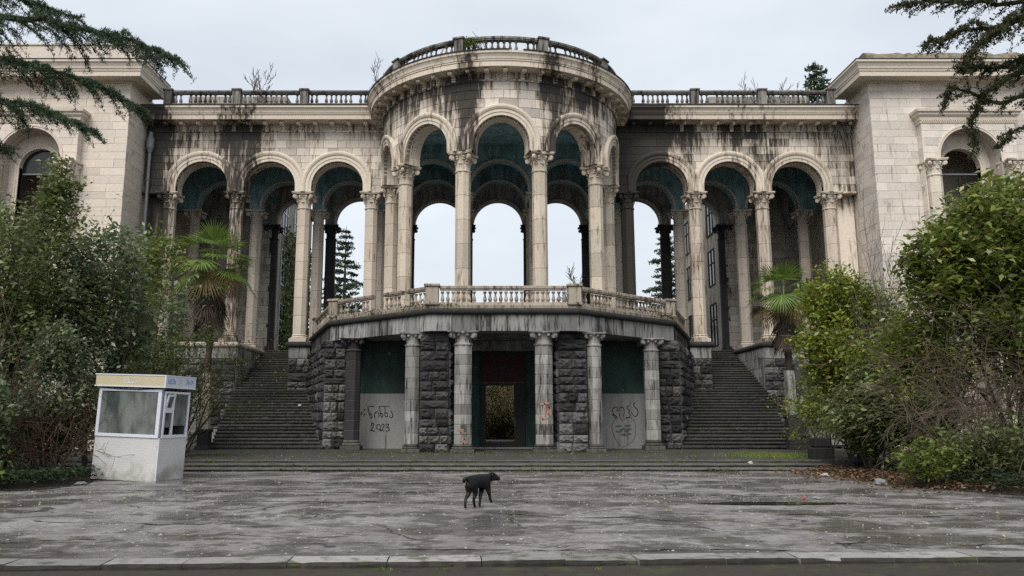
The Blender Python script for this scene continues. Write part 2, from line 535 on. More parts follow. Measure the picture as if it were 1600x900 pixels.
def clip_outline(u0, u1, z0, z1, holes):
    """outline of a block with the corners inside an arch pushed out to the arch; None when nothing is left"""
    pts = []
    for (ax, az), (bx, bz) in (((u0, z0), (u1, z0)), ((u1, z0), (u1, z1)), ((u1, z1), (u0, z1)), ((u0, z1), (u0, z0))):
        k = max(1, int(max(abs(bx - ax), abs(bz - az)) / 0.13))
        pts += [(ax + (bx - ax) * i / k, az + (bz - az) * i / k) for i in range(k)]
    touched, out, inside = False, [], 0
    for u, z in pts:
        for uc, zc, r in holes:
            du, dz = u - uc, z - zc
            if dz >= 0:
                d = sqrt(du * du + dz * dz)
                if d < r:
                    touched, inside = True, inside + 1
                    s = r / max(d, 1e-6)
                    u, z = uc + du * s, zc + dz * s
            elif abs(du) < r:
                touched, inside = True, inside + 1
                u = uc + (r if du >= 0 else -r)
        u, z = min(max(u, u0), u1), min(max(z, z0), z1)
        if not out or abs(out[-1][0] - u) + abs(out[-1][1] - z) > 0.012:
            out.append((u, z))
    if not touched:
        return 'rect'
    if len(out) > 1 and abs(out[-1][0] - out[0][0]) + abs(out[-1][1] - out[0][1]) < 0.012:
        out.pop()
    if len(out) < 3 or inside > 0.93 * len(pts):
        return None
    area = 0.5 * sum(out[i][0] * out[(i + 1) % len(out)][1] - out[(i + 1) % len(out)][0] * out[i][1] for i in range(len(out)))
    for uc, zc, r in holes:      # clamping to the block may have pulled points back inside
        if sum(1 for u, z in out if (u - uc) ** 2 + max(z - zc, 0) ** 2 < (r * 0.9) ** 2) > 0.45 * len(out):
            return None
    return out if area > 0.025 else None

def ashlar(mp, u0, u1, z0, z1, ch, bw, parent, mat, holes=(), skip=(), cap=300, gap=0.012, depth=0.045, seed=1, proud=0.012, from_top=True, w0=-0.04):
    """courses of squared stones, each one an object; past the cap the rest is one joined part"""
    r = random.Random(seed)
    rest, count = MB(), 0
    n = max(1, round((z1 - z0) / ch))
    hs = [1 + (r.random() - .5) * .34 for _ in range(n)]
    hs = [q * (z1 - z0) / sum(hs) for q in hs]
    units = unit_blocks(mat)
    zt = z1
    for k in range(n):
        zt, h = (z1 - sum(hs[:k])), hs[k]
        zb = zt - h
        u = u0 - r.random() * bw * 0.8
        while u < u1:
            w = bw * (0.62 + 0.75 * r.random())
            a, b = max(u, u0), min(u + w, u1)
            u += w
            if u1 - b < 0.18:
                b, u = u1, u1
            if b - a < 0.10:
                continue
            if any(a >= s[0] - .01 and b <= s[1] + .01 and zb >= s[2] - .01 and zt <= s[3] + .01 for s in skip):
                continue
            out = clip_outline(a + gap / 2, b - gap / 2, zb + gap / 2, zt - gap / 2, holes)
            if out is None:
                continue
            dw = (r.random() - 0.5) * proud
            if out == 'rect' and count < cap:
                um = (a + b) / 2
                put('stone_block', r.choice(units), parent, loc=mp(um, w0, (zb + zt) / 2), rot=mp.rot(um), scale=(b - a - gap, depth + dw, h - gap))
                count += 1
                continue
            if out == 'rect':
                out = [(a + gap / 2, zb + gap / 2), (b - gap / 2, zb + gap / 2), (b - gap / 2, zt - gap / 2), (a + gap / 2, zt - gap / 2)]
            m = len(out)
            cu, cz = sum(p[0] for p in out) / m, sum(p[1] for p in out) / m
            q = [(cu + (x - cu) * 0.985, cz + (z - cz) * 0.975) for x, z in out]
            vs = [mp(x, w0, z) for x, z in out] + [mp(x, w0 + depth * 0.7, z) for x, z in out] + [mp(x, w0 + depth + dw, z) for x, z in q]
            fs = [(i, (i + 1) % m, m + (i + 1) % m, m + i) for i in range(m)] + [(m + i, m + (i + 1) % m, 2 * m + (i + 1) % m, 2 * m + i) for i in range(m)]
            fs.append(tuple(range(2 * m, 3 * m)))
            if count < cap:
                MB().add(vs, fs).build('stone_block', mat, parent)
                count += 1
            else:
                rest.add(vs, fs)
    if rest.v:
        rest.build('wall_stones', mat, parent, kind='stuff')

def arch_core(mb, mp, bays, r, zc, zb, zt, wf, wb, n=20):
    """wall with round arches: a strip from each arch point up to the wall head, jambs below, soffit between front and back"""
    for uc, hb in bays:
        us = [(uc - hb, None), (uc - r, zb)] if hb > r else [(uc - r, zb)]
        arc = [(uc - r * cos(pi * i / n), zc + r * sin(pi * i / n)) for i in range(n + 1)]
        low = ([(uc - hb, zb)] if hb > r + 1e-4 else []) + [(uc - r, zb)]
        for side, w in ((1, wf), (-1, wb)):
            def quad(a, b, c, d):
                mb.add([mp(*a), mp(*b), mp(*c), mp(*d)], [(0, 1, 2, 3)])
            for s in (-1, 1):
                if hb > r + 1e-4:
                    a, b = sorted((uc + s * hb, uc + s * r))
                    quad((a, w, zb), (b, w, zb), (b, w, zt), (a, w, zt))
            for i in range(n):
                (ua, za), (ub, zbb) = arc[i], arc[i + 1]
                quad((ua, w, za), (ub, w, zbb), (ub, w, zt), (ua, w, zt))
        line = [(uc - r, zb)] + arc + [(uc + r, zb)]
        for i in range(len(line) - 1):
            (ua, za), (ub, zbb) = line[i], line[i + 1]
            mb.add([mp(ua, wf, za), mp(ub, wf, zbb), mp(ub, wb, zbb), mp(ua, wb, za)], [(0, 1, 2, 3)])
        if hb > r + 1e-4:
            for s in (-1, 1):
                a, b = sorted((uc + s * hb, uc + s * r))
                mb.add([mp(a, wf, zb), mp(b, wf, zb), mp(b, wb, zb), mp(a, wb, zb)], [(0, 1, 2, 3)])
                e = uc + s * hb
                mb.add([mp(e, wf, zb), mp(e, wb, zb), mp(e, wb, zt), mp(e, wf, zt)], [(0, 1, 2, 3)])
        mb.add([mp(uc - hb, wf, zt), mp(uc, wf, zt), mp(uc, wb, zt), mp(uc - hb, wb, zt)], [(0, 1, 2, 3)])
        mb.add([mp(uc, wf, zt), mp(uc + hb, wf, zt), mp(uc + hb, wb, zt), mp(uc, wb, zt)], [(0, 1, 2, 3)])
    return mb

ARCHIVOLT = [(0.0, -0.25), (0.0, 0.055), (0.14, 0.055), (0.145, 0.085), (0.29, 0.085), (0.295, 0.12), (0.37, 0.16), (0.44, 0.165), (0.49, 0.13), (0.50, -0.03)]
def archivolt(mp, uc, hb, r, zc, zb, parent, mat, prof=ARCHIVOLT, n=28, name='archivolt', sr=1.0):
    mb = MB()
    k = len(prof)
    angs = [(pi * i / n, 0) for i in range(n + 1)]
    rows = [(0, zb)] + [(a, None) for a, _ in angs] + [(pi, zb)]
    vs = []
    for a, z in rows:
        for dr, w in prof:
            rr = r + dr * sr
            u = uc - rr * cos(a)
            u = min(max(u, uc - hb), uc + hb)
            vs.append(mp(u, w, z if z is not None else zc + rr * sin(a)))
    fs = [(i * k + j, i * k + j + 1, (i + 1) * k + j + 1, (i + 1) * k + j) for i in range(len(rows) - 1) for j in range(k - 1)]
    fs.append(tuple(range(k)))
    fs.append(tuple((len(rows) - 1) * k + j for j in range(k - 1, -1, -1)))
    mb.add(vs, fs)
    return mb.build(name, mat, parent)

# ------------------------------------------------------------------ columns
def leaf_blade(mb, ang, r0, z0, h, wd, curl, mx=None):
    """an acanthus leaf that rises along the bell and curls over at the tip"""
    pts = [(r0, z0, .8), (r0 + .012, z0 + h * .5, 1.0), (r0 + .035, z0 + h * .82, .9), (r0 + curl * .8, z0 + h, .65), (r0 + curl, z0 + h * .88, .35)]
    vs, fs = [], []
    for rr, z, s in pts:
        for t in (-1, 0, 1):
            a = ang + t * s * wd / max(r0, .1)
            q = rr + (0.02 if t == 0 else 0)
            vs.append((q * cos(a), q * sin(a), z))
    for i in range(len(pts) - 1):
        for j in range(2):
            fs.append((i * 3 + j, i * 3 + j + 1, i * 3 + j + 4, i * 3 + j + 3))
    mb.add(vs, fs, mx)

def capital_mesh(w, h, mat, simple=False):
    """corinthian-like capital: necking, bell, two rows of leaves, corner volutes, concave abacus"""
    mb = MB()
    r = w / 2
    mb.lathe([(r * .98, -.02), (r * 1.16, .0), (r * 1.18, .05), (r * 1.05, .08)], 16)
    mb.lathe([(r * .96, .06), (r * .98, h * .4), (r * 1.1, h * .7), (r * 1.35, h * .86)], 16)
    A = r * 1.62
    pts = []
    for i in range(4):
        a = pi / 4 + i * pi / 2
        cx, cy = A * sqrt(2) * cos(a), A * sqrt(2) * sin(a)
        t = Vector((-sin(a), cos(a))) * r * .16
        pts += [(cx - t.x, cy - t.y), (cx + t.x, cy + t.y)]
        m = pi / 2 + i * pi / 2
        pts.append((A * .83 * cos(m), A * .83 * sin(m)))
    mb.prism(pts, h * .88, h * .94)
    mb.prism([(x * 1.05, y * 1.05) for x, y in pts], h * .94, h)
    for i in range(4):
        a = pi / 4 + i * pi / 2
        q = Matrix.Rotation(a, 4, 'Z') @ Matrix.Translation((r * 1.78, 0, h * .72)) @ Matrix.Rotation(pi / 2, 4, 'X')
        mb.lathe([(r * .1, -r * .24), (r * .38, -r * .2), (r * .42, 0), (r * .38, r * .2), (r * .1, r * .24)], 10, q)
        q2 = Matrix.Rotation(a, 4, 'Z')
        mb.add([(r * 1.0, -.05, h * .45), (r * 1.0, .05, h * .45), (r * 1.75, .06, h * .86), (r * 1.75, -.06, h * .86), (r * 1.5, 0, h * .6)],
               [(0, 1, 2, 3), (0, 4, 1), (1, 4, 2), (2, 4, 3), (3, 4, 0)], q2)
    for i in range(4):
        a = i * pi / 2
        for da, zz, rr in ((0, h * .9, .18), (.42, h * .74, .2), (-.42, h * .74, .2)):
            q = Matrix.Rotation(a + da, 4, 'Z') @ Matrix.Translation((r * 1.32, 0, zz)) @ Matrix.Rotation(pi / 2, 4, 'Y')
            mb.lathe([(r * .06, -r * .16), (r * rr, -r * .1), (r * rr, r * .1), (r * .06, r * .2)], 8, q)
    if not simple:
        for i in range(8):
            leaf_blade(mb, i * pi / 4, r * .99, .06, h * .36, r * .34, r * .3)
            leaf_blade(mb, (i + .5) * pi / 4, r * 1.0, .06, h * .62, r * .32, r * .36)
    return mb.mesh('capital', mat)

_cm = {}
def column(parent, x, y, z0, z1, w, mat, rot=0.0, cap_h=0.9, base_h=0.42, drums=6, simple=False, label=None, base_mat=None):
    """an eight-sided shaft of stacked drums between base and capital"""
    key = (round(z1 - z0, 3), w, mat.name, cap_h, drums, simple)
    if key not in _cm:
        r = w / 2 / cos(pi / 8)
        hs = z1 - z0 - cap_h - base_h
        core = MB().lathe([(r * .96, base_h * .5), (r * .95, base_h + hs + .03)], 8, a0=pi / 8).mesh('column', M['mortar'])
        dh = hs / drums
        c = .014
        dr = MB().lathe([(r - c, .004), (r, .02), (r, dh - .02), (r - c, dh - .004)], 8, a0=pi / 8).mesh('shaft_drum', mat)
        b = MB()
        b.box(-w * .68, w * .68, -w * .68, w * .68, 0, base_h * .45, c=.012)
        b.lathe([(w * .64, base_h * .45), (w * .68, base_h * .55), (w * .64, base_h * .68), (w * .55, base_h * .74), (w * .6, base_h * .86), (w * .55, base_h * .99), (w * .5, base_h + .01)], 16)
        _cm[key] = (core, dr, dh, capital_mesh(w, cap_h, mat, simple), b.mesh('base', base_mat or mat), hs)
    core, dr, dh, cap, base, hs = _cm[key]
    o = put('column', core, parent, loc=(x, y, z0), rot=rot, label=label)
    put('base', base, o)
    for i in range(drums):
        put('shaft_drum', dr, o, loc=(0, 0, base_h + i * dh))
    put('capital', cap, o, loc=(0, 0, z1 - z0 - cap_h))
    return o

# ------------------------------------------------------------------ balustrades and brackets
def baluster_mesh(h, r, mat, n=8):
    s = h
    pr = [(r * .95, 0), (r * .95, .07 * s), (r * .6, .09 * s), (r * .7, .14 * s), (r * 1.0, .27 * s), (r * .95, .36 * s), (r * .55, .58 * s), (r * .42, .74 * s),
          (r * .5, .8 * s), (r * .8, .84 * s), (r * .6, .88 * s), (r * .95, .92 * s), (r * .95, s)]
    return MB().lathe(pr, n, a0=pi / 8).mesh('baluster', mat, smooth=False)

def balustrade(parent, path, zb, zt, spacing, mat, bmesh_, gaps=(), rail_w=0.30, plinth=0.12, rail=0.17, skip_rail=False, jitter=0.0, seed=3, coping=None):
    """rails swept along a path, one baluster object after another between them; gaps are (from, to) distances along the path"""
    r = random.Random(seed)
    d = [0]
    for a, b in zip(path, path[1:]):
        d.append(d[-1] + sqrt((b[0] - a[0]) ** 2 + (b[1] - a[1]) ** 2))
    def at(s):
        for i in range(len(d) - 1):
            if s <= d[i + 1] or i == len(d) - 2:
                t = (s - d[i]) / (d[i + 1] - d[i])
                return (path[i][0] + (path[i + 1][0] - path[i][0]) * t, path[i][1] + (path[i + 1][1] - path[i][1]) * t), atan2(path[i + 1][1] - path[i][1], path[i + 1][0] - path[i][0])
    h = rail_w / 2
    mb = MB()
    mb.sweep(path, [(-h, zb), (h, zb), (h, zb + plinth), (-h, zb + plinth)])
    edges = [0.0]
    for a, b in gaps:
        edges += [a, b]
    edges.append(d[-1])
    for k in range(0, len(edges), 2):
        a, b = edges[k], edges[k + 1]
        pp = [at(a)[0]] + [p for p, dd in zip(path, d) if a + .02 < dd < b - .02] + [at(b)[0]]
        e = rail
        mb.sweep(pp, [(-h * .8, zt - e), (h * .8, zt - e), (h * .8, zt - e * .72), (h, zt - e * .66), (h * 1.05, zt - e * .12), (h * .9, zt), (-h * .9, zt), (-h * 1.05, zt - e * .12), (-h, zt - e * .66), (-h * .8, zt - e * .72)])
    o = mb.build('balustrade', mat, parent)
    n = max(1, int(d[-1] / spacing))
    for i in range(n):
        s = (i + .5) * d[-1] / n
        if any(a - .05 < s < b + .05 for a, b in gaps) or r.random() < .035:
            continue
        (x, y), ang = at(s)
        put('baluster', bmesh_, o, loc=(x, y, zb + plinth), rot=((r.random() - .5) * .03, (r.random() - .5) * .03, ang), scale=(1, 1, 1))
    return o

def pedestal(parent, x, y, zb, zt, w, mat, rot=0.0, capm=None):
    mb = MB()
    mb.box(-w / 2, w / 2, -w / 2, w / 2, 0, zt - zb - .1, c=.01)
    mb.box(-w * .62, w * .62, -w * .62, w * .62, zt - zb - .098, zt - zb, c=.015)
    mb.box(-w * .57, w * .57, -w * .57, w * .57, -.002, .1, c=.01)
    return put('pedestal', mb.mesh('pedestal', mat), parent, loc=(x, y, zb), rot=rot)

def bracket_mesh(mat, wd=.17, dp=.62, h=.46):
    """scrolled console: side outline drawn out to its width, a roll at the tip and one at the foot"""
    pr = [(0, 0), (.05, -.01), (.10, .05), (.09, .11), (.05, .15), (.09, .19), (.13, .23), (.11, .27), (.2, .3), (dp * .6, .3), (dp - .05, .27), (dp, .33), (dp - .01, h - .04), (dp - .05, h), (0, h)]
    n = len(pr)
    mb = MB()
    vs = [(-wd / 2, -o, z) for o, z in pr] + [(wd / 2, -o, z) for o, z in pr]
    mb.add(vs, [tuple(range(n)), tuple(range(2 * n - 1, n - 1, -1))] + [(i, n + i, n + (i + 1) % n, (i + 1) % n) for i in range(n)])
    for o, z, rr in ((dp - .07, h - .12, .11), (.07, .06, .075), (.09, .2, .06)):
        mb.lathe([(rr * .3, -wd * .62), (rr, -wd * .56), (rr, wd * .56), (rr * .3, wd * .62)], 10, Matrix.Translation((0, -o, z)) @ Matrix.Rotation(pi / 2, 4, 'Y'))
    return mb.mesh('bracket', mat)

def arc_path(cx, cy, r, a0, a1, n):
    return [(cx + r * sin(a0 + (a1 - a0) * i / n), cy - r * cos(a0 + (a1 - a0) * i / n)) for i in range(n + 1)]

CORNICE = [(-0.3, 0.0), (0.84, 0.0), (0.84, 0.25), (0.88, 0.27), (0.88, 0.33), (0.91, 0.35), (0.93, 0.46), (0.98, 0.56), (1.04, 0.62), (1.04, 0.74), (-0.3, 0.74)]
FLOOR_Z, SPRING = 5.50, 13.62
ROT_C, ROT_R, ROT_W = (0.0, 40.62), 5.71, 6.15
WALL_Y = 41.30
# ------------------------------------------------------------------ the rotunda
rot = thing('rotunda', 'round colonnaded central drum with tall arches and a stained curved cornice', 'rotunda', (0, 40.62, FLOOR_Z))
drum = Drum(ROT_C[0], ROT_C[1], ROT_W)
bay = ROT_W * radians(36)
rbays = [(k * bay, bay / 2) for k in (-2, -1, 0, 1, 2)]
core = MB()
arch_core(core, drum, rbays, 1.30, 13.95, SPRING, 18.0, -0.035, -0.85)
wall = core.build('drum_wall', M['mortar'], rot)
ashlar(drum, -2.5 * bay, 2.5 * bay, SPRING, 16.92, 0.40, 0.78, wall, M['rot_stone'], holes=[(u, 13.95, 1.62) for u, _ in rbays], seed=5)
for u, hb in rbays:      # plastered inside of each arch
    soff = MB()
    for i in range(20):
        a, b = pi * i / 20, pi * (i + 1) / 20
        soff.add([drum(u - 1.285 * cos(a), -.2, 13.95 + 1.285 * sin(a)), drum(u - 1.285 * cos(b), -.2, 13.95 + 1.285 * sin(b)),
                  drum(u - 1.285 * cos(b), -.86, 13.95 + 1.285 * sin(b)), drum(u - 1.285 * cos(a), -.86, 13.95 + 1.285 * sin(a))], [(0, 1, 2, 3)])
    for s in (-1, 1):
        soff.add([drum(u + s * 1.285, -.2, SPRING), drum(u + s * 1.285, -.86, SPRING), drum(u + s * 1.285, -.86, 13.95), drum(u + s * 1.285, -.2, 13.95)], [(0, 1, 2, 3)])
    soff.build('arch_soffit', M['rot_trim'], rot)
for u, hb in rbays:
    archivolt(drum, u, hb + .004, 1.30, 13.95, SPRING, rot, M['rot_trim'], sr=1.04)
band = MB()
band.sweep(arc_path(*ROT_C, ROT_W, -pi / 2 - .1, pi / 2 + .1, 64), [(-.03, 16.98), (.01, 16.98), (.01, 17.4), (-.03, 17.4)])
band.build('frieze_band', M['rot_stone'], rot)
MB().sweep(arc_path(*ROT_C, ROT_W, -pi / 2 - .1, pi / 2 + .1, 64), [(-.03, 16.90), (.07, 16.90), (.10, 16.95), (.07, 17.0), (-.03, 17.0)]).build('string_course', M['rot_stone'], rot)
MB().sweep(arc_path(*ROT_C, ROT_W, -pi / 2 - .25, pi / 2 + .25, 80), [(o * .86 if o > 0 else o, 17.33 + z * .94) for o, z in CORNICE]).build('cornice', M['rot_trim'], rot)
# wet flashing on the cornice, with the torn stretch left of the axis
for a0, a1 in ((-pi / 2 - .25, 0.05), (.14, pi / 2 + .25)):
    MB().sweep(arc_path(*ROT_C, ROT_W, a0, a1, 60), [(-.3, 18.03), (.93, 18.03), (.94, 18.075), (-.3, 18.16)]).build('flashing', M['roof_dark'], rot)
brm = bracket_mesh(M['rot_trim'], dp=.56)
for k in range(-13, 14):
    a = radians(k * 7.45 + 1.6)
    put('bracket', brm, rot, loc=(ROT_C[0] + ROT_W * sin(a), ROT_C[1] - ROT_W * cos(a), 16.98 - .02), rot=a, scale=(1, 1, .82))
for k in (-5, -3, -1, 1, 3, 5):
    a = radians(18 * k)
    column(rot, ROT_C[0] + ROT_R * sin(a), ROT_C[1] - ROT_R * cos(a), FLOOR_Z, SPRING, 0.64, M['rot_column'], rot=a, drums=6)
MB().prism(arc_path(*ROT_C, 6.6, 0, 2 * pi, 64)[:-1], 18.0, 18.03).build('roof', M['roof_dark'], rot)
MB().prism(arc_path(*ROT_C, 5.32, -pi / 2 - .2, pi / 2 + .2, 40), 16.35, 16.45).build('ceiling', M['teal'], rot)
rb = baluster_mesh(.61, .098, M['roof_bal'])
for k in range(-3, 3):
    a0, a1 = radians(18 + 36 * k) + .045, radians(54 + 36 * k) - .045
    if k == -3:
        a0 = radians(-100)
    if k == 2:
        a1 = radians(100)
    balustrade(rot, arc_path(*ROT_C, 6.22, a0, a1, 14), 18.13, 19.03, .262, M['roof_bal'], rb, rail_w=.34)
for k in (-3, -1, 1, 3, 5, -5):
    a = radians(18 * k)
    pedestal(rot, 6.22 * sin(a), ROT_C[1] - 6.22 * cos(a), 18.12, 19.09, .46, M['roof_bal'], rot=a)

# ------------------------------------------------------------------ the two gallery wings
BAYX = (8.78, 12.447, 16.113)
COLX = (6.946, 10.613, 14.28, 17.945)
HB = 1.8333
wings = {}
BRM = bracket_mesh(M['trim'], dp=.6)
WBAL = baluster_mesh(.57, .092, M['roof_bal'])
for s in (-1, 1):
    w = thing('gallery_wing', ('arcaded gallery left of the rotunda with black streaks beside the pale pavilion' if s < 0 else 'arcaded gallery right of the rotunda with sooty black masonry next to the drum'),
              'gallery', (s * 12.6, 41.7, FLOOR_Z), group='arcaded galleries flanking the rotunda')
    wings[s] = w
    mp = Flat(0, WALL_Y)
    bays = [(s * x, HB) for x in BAYX]
    c = MB()
    arch_core(c, mp, bays, 1.395, 13.93, SPRING, 18.05, -0.035, -0.88)
    for a, b in ((5.9, 6.947), (17.946, 19.3)):
        x0, x1 = sorted((s * a, s * b))
        c.box(x0, x1, WALL_Y + .035, WALL_Y + .88, SPRING, 18.05)
    wl = c.build('arcade_wall', M['mortar'], w)
    x0, x1 = sorted((s * 6.0, s * 19.28))
    ashlar(mp, x0, x1, SPRING, 16.98, 0.42, 0.80, wl, M['wing_stone'], holes=[(u, 13.93, 1.74) for u, _ in bays], seed=20 + s)
    for u, hb in bays:
        archivolt(mp, u, hb + .003, 1.395, 13.93, SPRING, w, M['trim'], sr=1.12)
        sf = MB()
        line = [(u - 1.38, SPRING)] + [(u - 1.38 * cos(pi * i / 20), 13.93 + 1.38 * sin(pi * i / 20)) for i in range(21)] + [(u + 1.38, SPRING)]
        for (ua, za), (ub, zb2) in zip(line, line[1:]):
            sf.add([mp(ua, -.2, za), mp(ub, -.2, zb2), mp(ub, -.885, zb2), mp(ua, -.885, za)], [(0, 1, 2, 3)])
        sf.build('arch_soffit', M['trim'], w)
    fb = MB()
    k = 0
    xx = 5.9
    while xx < 19.25:                      # frieze slabs between the brackets
        x2 = min(xx + .95, 19.29)
        a, b = sorted((s * (xx + .006), s * (x2 - .006)))
        MB().box(a, b, WALL_Y - .005, WALL_Y + .04, 17.05, 17.44).build('frieze_slab', M['wing_stone'], w)
        xx = x2
    pth = sorted([(s * 5.9, WALL_Y), (s * 19.3, WALL_Y)])
    MB().sweep(pth, [(-.03, 16.97), (.06, 16.97), (.09, 17.02), (.06, 17.06), (-.03, 17.06)]).build('string_course', M['wing_stone'], w)
    MB().sweep(pth, [(o, 17.42 + z * .96) for o, z in CORNICE]).build('cornice', M['trim'], w)
    MB().sweep(pth, [(-.3, 18.131), (1.06, 18.131), (1.075, 18.18), (-.3, 18.25)]).build('flashing', M['roof_dark'], w)
    for i in range(14):
        put('bracket', BRM, w, loc=(s * (7.25 + i * .905), WALL_Y, 17.0), scale=(1, 1, .93))
    for i, x in enumerate(COLX):
        column(w, s * x, 41.74, FLOOR_Z, SPRING, 0.66, M['column'], drums=7)
    # roof balustrade with a post over each column
    for a, b in ((6.9, 10.35), (10.88, 14.0), (14.55, 17.75)):
        x0, x1 = sorted((s * a, s * b))
        balustrade(w, [(x0, 40.85), (x1, 40.85)], 18.2, 19.16, .262, M['roof_bal'], WBAL, rail_w=.32, plinth=.22)
    for x in (10.613, 14.28, 18.0):
        pedestal(w, s * x, 40.85, 18.19, 19.24, .44, M['roof_bal'])
    # set-back attic storey showing behind the roof balustrade
    x0, x1 = sorted((s * 13.1, s * 19.25))
    MB().box(x0, x1, 46.6, 49.3, 18.07, 21.3).build('attic_wall', M['render_dark'], w)
    # ceilings, inner rows of arches, closed back bay
    x0, x1 = sorted((s * 5.35, s * 19.25))
    MB().box(x0, x1, 42.17, 45.2, 16.4, 16.5).build('ceiling', M['teal'], w)
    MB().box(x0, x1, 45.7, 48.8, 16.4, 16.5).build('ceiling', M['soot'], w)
    MB().box(x0, x1, 41.9, 49.4, 18.0, 18.06).build('roof', M['roof_dark'], w)
    for Y, opens, r_ in ((45.4, BAYX, 1.5), (49.07, BAYX[:2], 1.5)):
        m2 = Flat(0, Y - .28)
        cc = MB()
        arch_core(cc, m2, [(s * x, HB) for x in opens], r_, 13.8, SPRING, 16.4, 0.0, -0.5)
        lo = COLX[-1] if Y < 47 else COLX[2]
        x0, x1 = sorted((s * (COLX[0] - 1.35), s * (COLX[0] - .0005)))
        cc.box(x0, x1, Y - .28, Y + .22, SPRING, 16.4)
        x0, x1 = sorted((s * (lo + .0005), s * 19.25))
        cc.box(x0, x1, Y - .28, Y + .22, SPRING if Y < 47 else FLOOR_Z, 16.4)
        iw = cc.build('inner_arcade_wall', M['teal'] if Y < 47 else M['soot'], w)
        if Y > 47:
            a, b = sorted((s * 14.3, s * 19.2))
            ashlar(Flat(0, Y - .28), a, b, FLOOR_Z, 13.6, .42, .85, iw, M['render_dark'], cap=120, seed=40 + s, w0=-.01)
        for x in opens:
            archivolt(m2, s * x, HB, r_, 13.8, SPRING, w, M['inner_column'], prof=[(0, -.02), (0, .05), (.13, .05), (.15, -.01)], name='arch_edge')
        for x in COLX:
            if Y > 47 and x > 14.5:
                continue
            column(w, s * x, Y, FLOOR_Z, SPRING, 0.62, M['inner_column'] if Y < 47 else M['dark_column'], drums=7, simple=True)  # rear row in dark stone, its shaded silhouette put into the colour
    # short wall between the end column and the pavilion
    x0, x1 = sorted((s * 18.35, s * 19.28))
    MB().box(x0, x1, 41.75, 42.1, FLOOR_Z, SPRING).build('end_wall', M['wing_stone'], w)
    x0, x1 = sorted((s * 18.3, s * 19.28))
    MB().box(x0, x1, 41.2, 42.2, SPRING - .12, SPRING - .003, c=.02).build('impost', M['trim'], w)
# straight arches that cross behind the rotunda
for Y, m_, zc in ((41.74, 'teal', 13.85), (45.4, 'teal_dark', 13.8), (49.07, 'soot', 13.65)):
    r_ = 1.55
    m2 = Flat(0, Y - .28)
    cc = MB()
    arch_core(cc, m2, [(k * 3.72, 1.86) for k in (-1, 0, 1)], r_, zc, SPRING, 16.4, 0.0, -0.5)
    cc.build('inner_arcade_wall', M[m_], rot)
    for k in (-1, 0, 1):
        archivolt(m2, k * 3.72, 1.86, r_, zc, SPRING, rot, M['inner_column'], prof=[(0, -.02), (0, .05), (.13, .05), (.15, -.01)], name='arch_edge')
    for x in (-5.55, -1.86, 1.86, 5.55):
        column(rot, x, Y, FLOOR_Z, SPRING, 0.5, M['inner_column'] if Y < 46 else M['dark_column'], drums=7, simple=True)  # rearmost columns coloured dark to stand as silhouettes
MB().box(-5.34, 5.34, 41.75, 45.2, 16.42, 16.52).build('ceiling', M['teal'], rot)
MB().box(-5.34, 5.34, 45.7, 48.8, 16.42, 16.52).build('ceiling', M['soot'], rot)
MB().box(-5.88, 5.88, 41.9, 49.4, 18.0, 18.06).build('roof', M['roof_dark'], rot)

